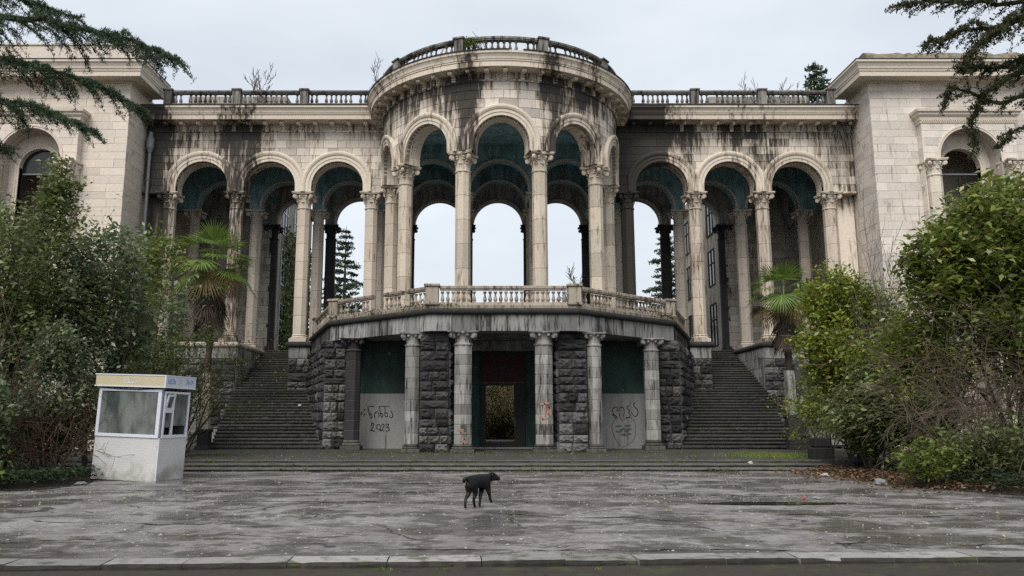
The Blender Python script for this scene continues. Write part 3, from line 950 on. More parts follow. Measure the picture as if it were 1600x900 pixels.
# ------------------------------------------------------------------ the two corner pavilions
PX, PY = 19.3, 39.14
for s in (-1, 1):
    p = thing('corner_pavilion', ('smooth cream stone pavilion with glazed arched window behind the cedar' if s < 0 else 'worn cream stone pavilion with mossy broken roof edge and black arched window'),
              'pavilion', (s * 24, 45, 0), group='corner pavilions closing the galleries')
    sm = M['pav_stone'] if s < 0 else M['pav_stone_grey']
    mp = Flat(0, PY)
    c = MB()
    arch_core(c, mp, [(s * 24.0, 4.7)], 1.55, 14.69, 0, 18.95, -0.035, -0.95)
    x0, x1 = sorted((s * (PX + .035), s * (PX + .4)))
    c.box(x0, x1, PY + .955, 52, 0, 18.95)
    x0, x1 = sorted((s * 28.7, s * 36))
    c.box(x0, x1, PY + .035, PY + .95, 0, 18.95)
    x0, x1 = sorted((s * (PX + .405), s * 36))
    c.box(x0, x1, PY + .96, 52, 18.6, 18.94)
    c.box(x0, x1, PY + 3.0, PY + 3.2, 0, 18.55)
    core_o = c.build('wall', M['mortar_light'], p)
    x0, x1 = sorted((s * PX, s * 28.6))
    hid = sorted((s * 21.55, s * 26.45))
    ashlar(mp, x0, x1, 8.0, 18.86, .425, .95, core_o, sm, seed=60 + s, skip=[(hid[0], hid[1], 0, 17.4)], gap=.007, proud=.006, cap=230)
    side = Flat(-PX, PY, 0, 1) if s < 0 else Flat(PX, 41.3, 0, -1)
    ashlar(side, 0, 2.16, 8.0, 18.86, .425, .80, core_o, sm, seed=70 + s, gap=.007, proud=.008, cap=70)
    # projecting window surround
    sur = MB()
    ms = Flat(0, PY - .45)
    arch_core(sur, ms, [(s * 24.0, 2.4)], 1.55, 14.69, 0, 16.55, -.03, -.44)
    so = sur.build('window_surround', M['mortar_light'], p)
    x0, x1 = sorted((s * 21.6, s * 26.4))
    ashlar(ms, x0, x1, 14.5, 16.5, .42, .75, so, sm, holes=[(s * 24.0, 14.69, 1.62)], seed=80 + s, gap=.007, proud=.006, cap=60)
    sd_ = Flat(-21.6, PY - .45, 0, 1) if s < 0 else Flat(21.6, PY - .01, 0, -1)
    ashlar(sd_, 0, .44, 8.5, 16.5, .42, .6, so, sm, seed=85 + s, gap=.007, proud=.006, cap=40)
    archivolt(ms, s * 24.0, 2.4, 1.55, 14.69, 14.48, p, M['pav_trim'], prof=[(0, -.1), (0, .03), (.08, .03), (.1, .055), (.16, .055), (.18, -.03)])
    x0, x1 = sorted((s * 21.6, s * 26.4))
    MB().sweep([(x0, PY - .02), (x0, PY - .45), (x1, PY - .45), (x1, PY - .02)], [(-.2, 16.5), (.04, 16.5), (.05, 16.62), (.08, 16.64), (.10, 16.8), (.2, 16.9), (.22, 17.0), (.30, 17.05), (.32, 17.18), (-.2, 17.2)]).build('window_cornice', M['pav_trim'], p)
    dent = MB()
    for i in range(44):
        xx = x0 + .05 + i * (x1 - x0 - .1) / 43
        dent.box(xx - .03, xx + .03, PY - .53, PY - .48, 16.56, 16.63)
    dent.build('dentil_band', M['pav_trim'], p)
    for q in (21.98, 26.02):
        column(p, s * q, PY - .55, 6.0, 14.47, .6, M['pav_trim'], drums=8, cap_h=.85)
    # niche back with the window itself
    mw = Flat(0, PY + .5)
    nb = MB()
    arch_core(nb, mw, [(s * 24.0, 1.9)], 1.02, 14.44, 0, 16.8, 0, -.3)
    nb.build('niche_wall', sm, p)
    archivolt(mw, s * 24.0, 1.5, 1.02, 14.44, 6, p, M['pav_trim'], prof=[(0, -.2), (0, .05), (.1, .05), (.11, .08), (.2, .08), (.22, -.01)])
    fr = MB()
    for (a0, a1, b0, b1) in ((-1.0, 1.0, 14.1, 14.18), (-.04, .04, 9.0, 14.1), (-1.02, -.95, 9.0, 14.44), (.95, 1.02, 9.0, 14.44)):
        fr.box(s * 24 + a0, s * 24 + a1, PY + .70, PY + .76, b0, b1)
    wf = fr.build('window', M['black_iron'], p)
    MB().box(s * 24 - .95, s * 24 + .95, PY + .68, PY + .699, 14.1, 14.17).build('transom', M['pipe'], wf)
    gl = MB()
    gl.add([(s * 24 + 1.02 * cos(pi * i / 20), PY + .74, 14.44 + 1.02 * sin(pi * i / 20)) for i in range(21)] + [(s * 24 - 1.02, PY + .74, 14.18), (s * 24 + 1.02, PY + .74, 14.18)], [tuple(range(23))])
    if s < 0:
        gl.build('pane', M['glass_dark'], wf)
    # main cornice wrapping the corner, attic above
    pth = [(-36, PY), (-PX, PY), (-PX, 41.6)] if s < 0 else [(PX, 41.6), (PX, PY), (36, PY)]
    MB().sweep(pth, [(-.3, 18.86), (.06, 18.86), (.07, 18.98), (.55, 19.0), (.78, 18.92), (.80, 18.92), (.80, 19.16), (.84, 19.19), (.84, 19.27), (.88, 19.3), (.90, 19.42), (.96, 19.55), (1.03, 19.62), (1.03, 19.72), (-.3, 19.74)]).build('cornice', M['pav_trim'], p)
    MB().sweep(pth, [(-.3, 19.743), (1.04, 19.725), (1.05, 19.78), (-.3, 19.82)]).build('flashing', M['roof_dark'], p)
    if s < 0:
        at = MB()
        at.box(-36, -PX + .25, PY - .3, PY + .25, 19.8, 20.85)
        at.box(-PX - .2, -PX + .25, PY + .255, 41.5, 19.8, 20.85)
        at.box(-36, -PX + .3, PY - .36, PY + .3, 20.85, 20.93)
        at.build('attic_parapet', M['pav_stone'], p)
    else:
        # worn mossy eaves, lumpy along the top
        rr = random.Random(4)
        mb = MB()
        n = 60
        vs = []
        for i in range(n + 1):
            x = PX - .35 + i * (36 - PX) / n
            j = lambda a: (rr.random() - .5) * a
            vs += [(x + j(.05), PY - .75 + j(.1), 19.8), (x + .1 + j(.1), PY - .55 + j(.12), 20.12 + j(.16)), (x + .25 + j(.1), PY - .25 + j(.15), 20.42 + j(.14)), (x + .3, PY + .2, 20.62 + j(.16)), (x + .3, PY + 2.0, 20.6)]
        fs = [(i * 5 + k2, (i + 1) * 5 + k2, (i + 1) * 5 + k2 + 1, i * 5 + k2 + 1) for i in range(n) for k2 in range(4)]
        mb.add(vs, fs)
        mb.add([vs[0], vs[1], vs[2], vs[3], vs[4], (PX - .05, PY + 2.0, 19.8)], [(0, 1, 2, 3, 4, 5)])
        mb.build('mossy_eaves', stone('mossy crumbling eaves', (0.20, 0.165, 0.12), (0.15, 0.13, 0.10), amount=.02, vary=.4, moss=.7, bstr=1.0), p)

# ------------------------------------------------------------------ ground, plaza, kerb, platform
def asphalt():
    m, nt, b = new_mat('wet cracked asphalt')
    P = wpos(nt)
    big = noi(nt, P, 0.35, 5, 0.6)
    mid = noi(nt, P, 1.5, 8, 0.68, (1, 1, 1), (3, 8, 1))
    fine = noi(nt, P, 38.0, 3, 0.7)
    grit = nd(nt, 'ShaderNodeTexVoronoi', {'Vector': P, 'Scale': 55.0}).outputs['Distance']
    c = mixc(nt, sstep(nt, mid, 0.38, 0.58), (0.125, 0.114, 0.110), (0.235, 0.218, 0.212))
    c = mixc(nt, mth(nt, 'MULTIPLY', sstep(nt, big, 0.44, 0.60), 0.6), c, (0.135, 0.113, 0.106))
    patch = noi(nt, P, 0.8, 9, 0.74, (0.85, 1.1, 1), (11, 5, 2))
    c = mixc(nt, mth(nt, 'MULTIPLY', sstep(nt, patch, 0.525, 0.575), 0.85), c, (0.034, 0.028, 0.020))
    c = mixc(nt, mth(nt, 'MULTIPLY', sstep(nt, fine, 0.60, 0.72), 0.55), c, (0.26, 0.245, 0.225))
    vo = nd(nt, 'ShaderNodeTexVoronoi', {'Vector': nd(nt, 'ShaderNodeVectorMath', {0: P, 1: nd(nt, 'ShaderNodeVectorMath', {0: nd(nt, 'ShaderNodeTexNoise', {'Vector': P, 'Scale': 1.1, 'Detail': 5.0}).outputs['Color'], 1: (1.6, 1.6, 0)}, operation='MULTIPLY').outputs[0]}, operation='ADD').outputs[0], 'Scale': 0.42}, feature='DISTANCE_TO_EDGE').outputs['Distance']
    crack = mth(nt, 'MULTIPLY', sstep(nt, vo, 0.014, 0.003), sstep(nt, noi(nt, P, 0.5, 3, 0.5, (1, 1, 1), (31, 7, 0)), 0.5, 0.56))
    c = mixc(nt, crack, c, (0.015, 0.014, 0.012))
    wetn = noi(nt, P, 0.7, 7, 0.66, (0.8, 1.2, 1), (21, 4, 0))
    wet = sstep(nt, wetn, 0.47, 0.56)
    mid6 = noi(nt, P, 7.0, 5, 0.7, (1, 1, 1), (2, 9, 4))
    c = mixc(nt, 1.0, c, ramp(nt, mid6, [(0.3, 0.62), (0.5, 1.0), (0.7, 1.3)]), 'MULTIPLY')
    c = mixc(nt, mth(nt, 'MULTIPLY', wet, 0.35), c, (0.06, 0.054, 0.054))
    rough = mth(nt, 'SUBTRACT', 0.55, mth(nt, 'MULTIPLY', wet, 0.43))
    rough = mth(nt, 'ADD', rough, mth(nt, 'MULTIPLY', sstep(nt, patch, 0.52, 0.6), 0.3))
    h = mth(nt, 'ADD', mth(nt, 'MULTIPLY', fine, 0.35), mth(nt, 'MULTIPLY', grit, 0.5))
    h = mth(nt, 'SUBTRACT', mth(nt, 'ADD', h, mth(nt, 'MULTIPLY', patch, -0.8)), mth(nt, 'MULTIPLY', crack, 1.5))
    h = mth(nt, 'MULTIPLY', h, mth(nt, 'SUBTRACT', 1.0, mth(nt, 'MULTIPLY', wet, 0.8)))
    finish(nt, b, c, rough, h, 0.6, 0.02, 0.7)
    return m

M['asphalt'] = asphalt()
M['soil'] = stone('dark wet soil', (0.045, 0.036, 0.028), (0.035, 0.028, 0.022), dark=(0.012, 0.01, 0.008), amount=0.0, vary=0.3, brown=(0.028, 0.022, 0.016), moss=0.04, bstr=1.0)
M['kerb'] = stone('kerb concrete', (0.27, 0.255, 0.245), (0.20, 0.192, 0.186), amount=-0.01, vary=0.4, brown=(0.08, 0.07, 0.06), moss=0.02, bstr=0.7)
M['kerb_dirt_shade'] = stone('dirt and shade on kerb face', (0.036, 0.032, 0.027), (0.026, 0.023, 0.020), amount=0.02, vary=0.4, brown=(0.016, 0.014, 0.011), moss=0.3, bstr=0.9)
M['water'] = plain('puddle water', (0.02, 0.018, 0.016), 0.03, 0.6, 0.05, bstr=0.0)

KS = 0.0489
def kerb_y(x):
    return 8.93 + KS * x

def hnoise(x, y, s, a):
    return noise.fractal(Vector((x * s, y * s, 3.7)), 1.0, 2.0, 4) * a

g = MB()
g.add([(-3000, -400, -.055), (3000, -400, -.055), (3000, 5000, -.055), (-3000, 5000, -.055)], [(0, 1, 2, 3)])
tag(g.build('ground', M['soil']), 'dark wet soil around the square and in front of the kerb', 'ground', kind='structure')
# plaza surface, gently uneven
nx, ny = 260, 70
V = []
for j in range(ny + 1):
    for i in range(nx + 1):
        x = -40 + 80 * i / nx
        y0 = kerb_y(x) + .385
        y = y0 + (24.2 - y0) * (j / ny) ** 1.25
        V.append((x, y, hnoise(x, y, .45, .012) + hnoise(x + 40, y, 1.6, .005) - .004))
F = [(j * (nx + 1) + i, j * (nx + 1) + i + 1, (j + 1) * (nx + 1) + i + 1, (j + 1) * (nx + 1) + i) for j in range(ny) for i in range(nx)]
plaza = put('plaza', raw_mesh('plaza', V, F, M['asphalt']))
plaza.data.polygons.foreach_set('use_smooth', [True] * len(plaza.data.polygons))
tag(plaza, 'wet patched asphalt of the square in front of the portico', 'pavement', kind='structure')
rk = random.Random(9)
x = -13.5
ang = atan2(KS, 1)
while x < 14:
    ln = .80 + rk.random() * .3
    xm = x + ln / 2
    mb = MB()
    n = 7
    vs = []
    for i in range(n + 1):
        t = -ln / 2 + .006 + (ln - .012) * i / n
        ch = .035 if rk.random() < .12 else .0
        e = lambda a: (rk.random() - .5) * a
        vs += [(t, -.19 + e(.008), -.16), (t, -.192 + e(.012) + ch, -.03 + e(.02)), (t, -.175 + e(.016) + ch * 1.5, .006 + e(.006) - ch * .4), (t, .19, .008 + e(.004)), (t, .19, -.16)]
    fs = [(i * 5 + k, (i + 1) * 5 + k, (i + 1) * 5 + (k + 1) % 5, i * 5 + (k + 1) % 5) for i in range(n) for k in range(5)]
    fs += [(0, 1, 2, 3, 4), tuple(n * 5 + k for k in range(4, -1, -1))]
    mb.add(vs, fs)
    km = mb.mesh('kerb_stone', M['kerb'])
    km.materials.append(M['kerb_dirt_shade'])
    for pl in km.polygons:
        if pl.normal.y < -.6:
            pl.material_index = 1  # front faces coloured darker for dirt crust and for shade
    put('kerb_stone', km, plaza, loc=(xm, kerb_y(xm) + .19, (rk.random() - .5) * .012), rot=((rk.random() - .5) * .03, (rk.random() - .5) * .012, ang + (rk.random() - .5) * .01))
    x += ln
# long cracks in the asphalt: flat ribbons, recess shade put into the dark colour
def crack(pts, wd, seed):
    r = random.Random(seed)
    line = []
    for (ax, ay), (bx, by) in zip(pts, pts[1:]):
        k = max(2, int(abs(bx - ax) / .14))
        for i in range(k):
            t = i / k
            line.append((ax + (bx - ax) * t + (r.random() - .5) * .05, ay + (by - ay) * t + noise.noise(Vector((ax + (bx - ax) * t * 1.3, seed, 0))) * .22 + (r.random() - .5) * .07))
    vs, fs = [], []
    for i, (x, y) in enumerate(line):
        w = wd * (.25 + r.random()) * (1 if 0 < i < len(line) - 1 else 0) * (0.15 if r.random() < .12 else 1)
        z = hnoise(x, y, .45, .012) + hnoise(x + 40, y, 1.6, .005) + .003
        vs += [(x, y - w, z), (x, y + w, z)]
    fs = [(2 * i, 2 * i + 2, 2 * i + 3, 2 * i + 1) for i in range(len(line) - 1)]
    MB().add(vs, fs).build('crack', M['crack'], plaza)
M['crack'] = plain('dark crack ribbon', (0.02, 0.018, 0.015), 0.9, 0.1, 0.4)
for i, (pts, wd) in enumerate((([(-9.5, 17.6), (-6, 17.4), (-3.2, 17.0), (-.2, 17.1), (1.4, 16.8)], .045), ([(-5.6, 15.4), (-3.4, 15.0), (-2.4, 15.1)], .03), ([(2.0, 16.6), (4.4, 16.2), (6.8, 16.5)], .04),
                               ([(-1.9, 9.75), (.2, 9.62), (1.7, 9.7), (3.2, 9.66)], .022), ([(3.6, 10.2), (5.0, 10.05), (7.2, 10.3)], .02), ([(-7.5, 12.3), (-5.2, 12.0), (-4.0, 12.2)], .028),
                               ([(-.3, 13.3), (.6, 12.7), (1.6, 12.9), (2.6, 12.2)], .032), ([(-6.2, 19.6), (-2.0, 19.3), (1.0, 19.6)], .04), ([(2.6, 20.2), (5.8, 19.7), (7.8, 20.0)], .04), ([(-4.2, 11.0), (-3.0, 10.6), (-2.2, 10.75)], .02),
                               ([(4.0, 13.2), (5.6, 12.8), (7.5, 13.1)], .03), ([(-9.0, 10.6), (-7.0, 10.3), (-5.2, 10.5)], .022))):
    crack(pts, wd, i + 1)
# puddle
pv = []
for i in range(48):
    a = 2 * pi * i / 48
    rr = 1 + .35 * noise.noise(Vector((cos(a) * 1.4, sin(a) * 1.4, 2)))
    pv.append((4.65 + 1.35 * rr * cos(a), 14.75 + .24 * rr * sin(a), .014))
pu = MB().add(pv, [tuple(range(48))]).build('puddle', M['water'])
tag(pu, 'long dark rain puddle lying on the asphalt', 'puddle', kind='structure')

M['entrance_step'] = stone('pale worn entrance step', (0.125, 0.118, 0.11), (0.10, 0.096, 0.092), amount=0.0, vary=0.3, brown=(0.05, 0.045, 0.038), moss=0.35, bstr=0.8, wet=True)
M['landing'] = stone('worn landing stone', (0.085, 0.079, 0.073), (0.064, 0.061, 0.058), amount=0.0, vary=0.3, brown=(0.032, 0.028, 0.024), moss=0.3, bstr=0.7, wet=True)
plat = MB().box(-14.5, 14.5, 25.2, 36.5, -.2, .25).build('platform', M['landing'])
tag(plat, 'low stone landing below the portico and both staircases', 'landing', kind='structure')
for i, (f, z) in enumerate(((23.78, .083), (24.48, .167), (25.2, .25))):
    mb = MB()
    n = 80
    for k in range(n):
        a, b = -13.8 + k * 23.6 / n, -13.8 + (k + 1) * 23.6 / n
        pass
    vs = []
    for k in range(n + 1):
        xx = -13.8 + k * 23.6 / n
        w = (rk.random() - .5) * .03
        d = (rk.random() - .5) * .012
        vs += [(xx, f + .09, -.1), (xx, f + .09, z - .042), (xx, f - .02 + w, z - .036 + d), (xx, f - .02 + w, z - .008 + d), (xx, f + .02 + w, z + .003), (xx, 25.45, z + .003)]
    fs = [(k * 6 + q, (k + 1) * 6 + q, (k + 1) * 6 + q + 1, k * 6 + q + 1) for k in range(n) for q in range(5)]
    mb.add(vs, fs)
    mb.build('step', M['entrance_step'], plat)

# ------------------------------------------------------------------ rock-faced stones
def rock_mesh(seed, mat):
    r = random.Random(seed)
    nx_, nz_ = 6, 5
    vs = []
    for j in range(nz_ + 1):
        for i in range(nx_ + 1):
            x, z = -.5 + i / nx_, -.5 + j / nz_
            e = min(1, 5.5 * min(i, nx_ - i) / nx_) * min(1, 4.5 * min(j, nz_ - j) / nz_)
            jx, jz = ((r.random() - .5) * .12, (r.random() - .5) * .12) if 0 < i < nx_ and 0 < j < nz_ else (0, 0)
            vs.append((x + jx, -(.2 + (.1 + .2 * r.random()) * (1 - e) + e * (.35 + r.random() * .5)), z + jz))
    fs = [(j * (nx_ + 1) + i, j * (nx_ + 1) + i + 1, (j + 1) * (nx_ + 1) + i + 1, (j + 1) * (nx_ + 1) + i) for j in range(nz_) for i in range(nx_)]
    k = len(vs)
    vs += [(-.5, .3, -.5), (.5, .3, -.5), (.5, .3, .5), (-.5, .3, .5)]
    b = [i for i in range(nx_ + 1)]
    t = [nz_ * (nx_ + 1) + i for i in range(nx_ + 1)]
    l = [j * (nx_ + 1) for j in range(nz_ + 1)]
    rr_ = [j * (nx_ + 1) + nx_ for j in range(nz_ + 1)]
    fs += [tuple(b[::-1] + [k, k + 1]), tuple(t + [k + 2, k + 3]), tuple(l + [k + 3, k]), tuple(rr_[::-1] + [k + 1, k + 2])]
    return MB().add(vs, fs).mesh('rock_faced_stone', mat)
ROCK = [rock_mesh(s, M['rustic']) for s in range(8)]
ROCKP = [rock_mesh(s + 50, M['rustic_pale']) for s in range(6)]

def rock_wall(mp, u0, u1, z0, z1, ch, bw, parent, pale=0.0, seed=0, zmin=None, bulge=.17):
    """courses of rock-faced stones; zmin(u) leaves out what a stair hides"""
    r = random.Random(seed)
    n = max(1, round((z1 - z0) / ch))
    hs = [1 + (r.random() - .5) * .5 for _ in range(n)]
    hs = [q * (z1 - z0) / sum(hs) for q in hs]
    for k in range(n):
        zb, h = z0 + sum(hs[:k]), hs[k]
        m = max(1, round((u1 - u0) / bw + r.choice((-.6, -.3, 0, .3, .6))))
        cuts = [u0] + sorted(u0 + (u1 - u0) * (i + (r.random() - .5) * .35) / m for i in range(1, m)) + [u1]
        for a, b in zip(cuts, cuts[1:]):
            um = (a + b) / 2
            if zmin and zb + h < zmin(um):
                continue
            pp = pale(um, zb) if callable(pale) else pale
            me = r.choice(ROCKP if r.random() < pp else ROCK)
            put('rock_faced_stone', me, parent, loc=mp(um, 0, zb + h / 2), rot=(0, 0, mp.rot(um)), scale=(b - a - .03, bulge * (.75 + .5 * r.random()), h - .034))

# ------------------------------------------------------------------ terrace and the portico under it
ter = thing('terrace_portico', 'grey colonnaded portico carrying the balustraded terrace in front of the rotunda', 'portico', (0, 32, .25))
ROLL = [(-9.96, 41.2), (-7.6, 34.26), (-2.9, 30.18), (2.9, 30.18), (7.6, 34.26), (9.96, 41.2)]
RZ = 5.0
def inset(path, d):
    mb = MB()
    mb.sweep(path, [(-d, 0)], closed_prof=False)
    return [(v[0], v[1]) for v in mb.v]
SLAB = inset(ROLL, .2)
MB().prism(SLAB + [(9.5, 41.25), (-9.5, 41.25)], 4.90, 5.48).build('terrace_slab', M['soot'], ter)
FR = inset(ROLL, .13)
for i in range(5):
    a, b = Vector(FR[i]), Vector(FR[i + 1])
    ln = (b - a).length
    d = (b - a).normalized()
    mp = Flat(a.x, a.y, d.x, d.y)
    u = 0.0
    while u < ln - .05:
        w_ = min(.62 + RND.random() * .5, ln - u)
        if ln - u - w_ < .3:
            w_ = ln - u
        j = (RND.random() - .5) * .012
        mx = Matrix.Translation(mp(u + w_ / 2, 0, 0)) @ Matrix.Rotation(mp.ang, 4, 'Z')
        MB().box(-w_ / 2 + .005, w_ / 2 - .005, j, .28, 4.86, 5.5, mx, c=.008).build('frieze_slab', M['frieze'] if not (i in (0, 4)) else M['rustic'], ter)
        u += w_
rp = [(-.3, 5.5)] + [(-.1 + .12 * cos(t), 5.62 + .125 * sin(t)) for t in [(-pi / 2 + pi * k / 8) for k in range(9)]] + [(-.3, 5.745)]
MB().sweep(ROLL, rp).build('roll_cornice', M['cornice_dark'], ter)
MB().sweep(inset(ROLL, .14), [(-.42, 5.745), (0, 5.745), (0, 5.86), (-.02, 5.88), (-.42, 5.88)]).build('plinth_course', M['bal'], ter)
TB = baluster_mesh(.445, .082, M['bal'])
BP = inset(ROLL, .34)
def shorten(a, b, da, db):
    a, b = Vector(a), Vector(b)
    d = (b - a).normalized()
    return [tuple(a + d * da), tuple(b - d * db)]
for i, (gaps, sp) in enumerate((((), .24), (((2.25, 2.95), (4.0, 4.3)), .235), ((), .205), ((), .21), ((), .24))):
    sg = shorten(BP[i], BP[i + 1], .5 if i == 0 else .3, .5 if i == 4 else .3)
    balustrade(ter, sg, 5.882, 6.64, sp, M['bal'], TB, gaps=gaps, rail_w=.27, plinth=.10, rail=.16, seed=i)
for i, (x, y) in enumerate(BP):
    aa = (radians(-72), radians(-56), radians(-20), radians(20), radians(56), radians(72))[i]
    yy = y - .35 if i in (0, 5) else y
    pedestal(ter, x * (.985 if i in (0, 5) else 1), yy, 5.88, 6.70, .46 if i not in (2, 3) else .5, M['bal'], rot=(-aa if False else (radians(18) * (1 if x < 0 else -1) if i in (0, 5) else (0 if i in (2, 3) else radians(20) * (-1 if x < 0 else 1)))))
# columns of the portico
M['plinth'] = stone('mossy column foot', (0.10, 0.097, 0.088), (0.065, 0.063, 0.058), amount=0.02, vary=0.4, brown=(0.04, 0.036, 0.028), moss=0.5, bstr=0.8)
for s in (-1, 1):
    column(ter, s * 1.56, 30.78, RZ - 4.75, 4.86, .66, M['grey_stone'], drums=10, cap_h=.52, base_h=.30, simple=True, base_mat=M['plinth'])
    column(ter, s * 3.56, 31.15, RZ - 4.75, 4.86, .54, M['grey_stone'], drums=9, cap_h=.52, base_h=.30, simple=True, base_mat=M['plinth'])
    column(ter, s * 6.27, 33.45, RZ - 4.75, 4.86, .60, M['dark_column'] if s < 0 else M['grey_stone'], drums=9, cap_h=.52, base_h=.4, simple=True, base_mat=M['plinth'],
           label='black stained portico column' if s < 0 else None)
    # rock-faced pier beside the inner columns
    a, b = sorted((s * 2.12, s * 3.24))
    pier = MB().box(a + .04, b - .04, 30.84, 31.9, .25, 4.86).build('rusticated_pier', M['joint'], ter)
    rock_wall(Flat(0, 30.82), a, b, .25, 4.86, .365, .56, pier, pale=lambda u, z: .03 + (.5 if z < 1.0 else 0), seed=100 + s)
    side = Flat(-2.14, 30.86, 0, 1) if s < 0 else Flat(2.14, 31.8, 0, -1)
    rock_wall(side, 0, .94, .25, 4.86, .365, .95, pier, pale=.45, seed=110 + s, bulge=.2)
    # outer rusticated corner and the long flank along the stair
    a, b = sorted((s * 6.72, s * 7.66))
    flank = MB()
    flank.prism([(s * 6.75, 34.32), (s * 7.62, 34.32), (s * 9.85, 41.15), (s * 9.0, 41.3), (s * 6.75, 35.0)], .2, 4.88)
    fo = flank.build('rusticated_flank', M['joint'], ter)
    rock_wall(Flat(0, 34.3), a, b, .25, 4.86, .385, .47, fo, pale=(lambda u, z: .8 if z < 2.9 else .1) if s < 0 else .04, seed=120 + s)
    d = Vector((2.3, 6.94)).normalized()
    sl = Flat(-9.93, 41.2, d.x, -d.y) if s < 0 else Flat(7.63, 34.26, d.x, d.y)
    stz = lambda yy: .25 + (yy - 34.0) / .39 * .1458
    zm = (lambda u, sl=sl: stz(sl(u, 0, 0)[1]) - .25)
    rock_wall(sl, 0, 7.3, .25, 4.86, .385, .78, fo, pale=lambda u, z: .04, seed=130 + s, zmin=zm)

# back wall of the portico with the doorway
bw = MB()
bw.box(-6.7, -.86, 34.6, 34.85, .25, 4.89)
bw.box(.97, 6.7, 34.6, 34.85, .25, 4.89)
bw.box(-.86, .97, 34.6, 34.85, 4.32, 4.89)
back = bw.build('back_wall', M['green'], ter)
for s in (-1, 1):
    a, b = sorted((s * 4.0, s * 6.7))
    MB().box(a, b, 34.565, 34.597, .26, 2.60).build('render_panel', M['concrete'], back)
    for q in (3.95, 6.62):
        MB().box(s * q - .05, s * q + .05, 34.52, 34.597, .26, 4.6).build('pipe_chase', M['dark_column'], back)
MB().box(-3.9, 3.9, 34.5, 34.597, 4.45, 4.88).build('lintel_band', M['soot'], back)
for a, b in ((-1.35, -.98), (1.09, 1.46)):
    MB().box(a, b, 34.48, 34.597, .26, 4.32, c=.02).build('door_pilaster', M['green'], back)
MB().box(-1.8, 1.9, 34.2, 34.597, .252, .33, c=.01).build('door_sill', M['kerb'], back)
door = MB()
for (x0, x1, z0, z1) in ((-.9, -.70, .33, 3.06), (.52, 1.0, .33, 3.06), (-.70, .52, 2.95, 3.06), (-.70, .52, .33, .55)):
    door.box(x0, x1, 34.52, 34.66, z0, z1)
do = door.build('doorway', M['black_iron'], ter)
MB().box(-.9, 1.0, 34.53, 34.598, 3.07, 4.36).build('transom_board', M['maroon'], do)
MB().box(.64, .70, 34.7, 35.5, .34, 2.94).build('door_leaf', M['black_iron'], do)
h = MB()
h.tube([(.55, 34.52, 1.2), (.55, 34.44, 1.2), (.55, 34.44, 1.55), (.55, 34.52, 1.55)], .015, 5)
h.build('handle', M['pipe'], do)
ps = MB()
ps.box(-1.9, -1.7, 34.86, 49.6, .25, 4.6)
ps.box(1.9, 2.1, 34.86, 49.6, .25, 4.6)
ps.box(-1.9, 2.1, 34.86, 49.6, 4.6, 4.75)
ps.box(-1.9, 2.1, 34.86, 49.6, .05, .25)
ps.build('passage', M['soot'], ter)
fl = MB()
fl.box(-9.6, 9.6, 41.3, 46.6, 5.30, 5.48)
fl.box(-19.2, 19.2, 46.62, 49.6, 5.30, 5.48)
fl.build('floor', M['kerb'], rot)
bs = MB()
bs.box(-19.2, -1.92, 49.4, 49.6, 0, 5.29)
bs.box(2.12, 19.2, 49.4, 49.6, 0, 5.29)
bs.build('rear_basement_wall', M['render_dark'], rot)

# writing sprayed on the render panels, traced as strokes
def ribbon(mb, pts, wd, y):
    for (x0, z0), (x1, z1) in zip(pts, pts[1:]):
        d = Vector((x1 - x0, z1 - z0))
        if d.length < 1e-6:
            continue
        d.normalize()
        wv = wd * (.75 + .5 * abs(noise.noise(Vector((x0 * 3, z0 * 3, 1)))) + .25 * RND.random())
        nrm = Vector((-d.y, d.x)) * wv / 2
        e = d * wd * .25
        mb.add([(x0 - e.x + nrm.x, y, z0 - e.y + nrm.y), (x0 - e.x - nrm.x, y, z0 - e.y - nrm.y), (x1 + e.x - nrm.x, y, z1 + e.y - nrm.y), (x1 + e.x + nrm.x, y, z1 + e.y + nrm.y)], [(0, 1, 2, 3)])
def smooth(pts, k=5):
    out = []
    n = len(pts)
    for i in range(n - 1):
        p0, p1, p2, p3 = pts[max(i - 1, 0)], pts[i], pts[i + 1], pts[min(i + 2, n - 1)]
        for j in range(k):
            t = j / k
            out.append(tuple(.5 * (2 * p1[c] + (p2[c] - p0[c]) * t + (2 * p0[c] - 5 * p1[c] + 4 * p2[c] - p3[c]) * t * t + (3 * p1[c] - p0[c] - 3 * p2[c] + p3[c]) * t ** 3) for c in (0, 1)))
    return out + [pts[-1]]
G1 = [[(225, 315), (140, 320), (135, 340), (150, 400), (160, 440), (178, 485), (192, 470), (190, 440), (172, 420), (155, 430)],
      [(235, 485), (228, 440), (240, 405), (262, 392), (282, 410), (292, 440), (285, 472)],
      [(430, 315), (300, 320), (298, 340), (308, 400), (318, 450), (330, 470), (345, 455), (340, 425), (322, 415), (312, 425)],
      [(372, 320), (375, 400), (370, 430), (385, 460), (405, 465), (412, 440), (400, 410), (380, 415)],
      [(455, 375), (478, 420), (485, 450), (475, 475), (455, 478), (438, 455)],
      [(84, 352), (90, 378)], [(84, 424), (96, 438)], [(40, 396), (48, 415), (40, 440)],
      [(185, 585), (195, 555), (215, 560), (215, 595), (195, 640), (170, 660), (200, 650), (225, 668), (240, 660)],
      [(265, 640), (265, 590), (285, 570), (310, 590), (315, 640), (305, 665)], [(265, 635), (310, 640)],
      [(330, 590), (345, 565), (365, 580), (355, 615), (330, 655), (320, 660), (345, 655), (365, 670)],
      [(390, 575), (415, 565), (432, 580), (410, 605), (405, 612), (430, 620), (440, 645), (415, 665), (395, 655)]]
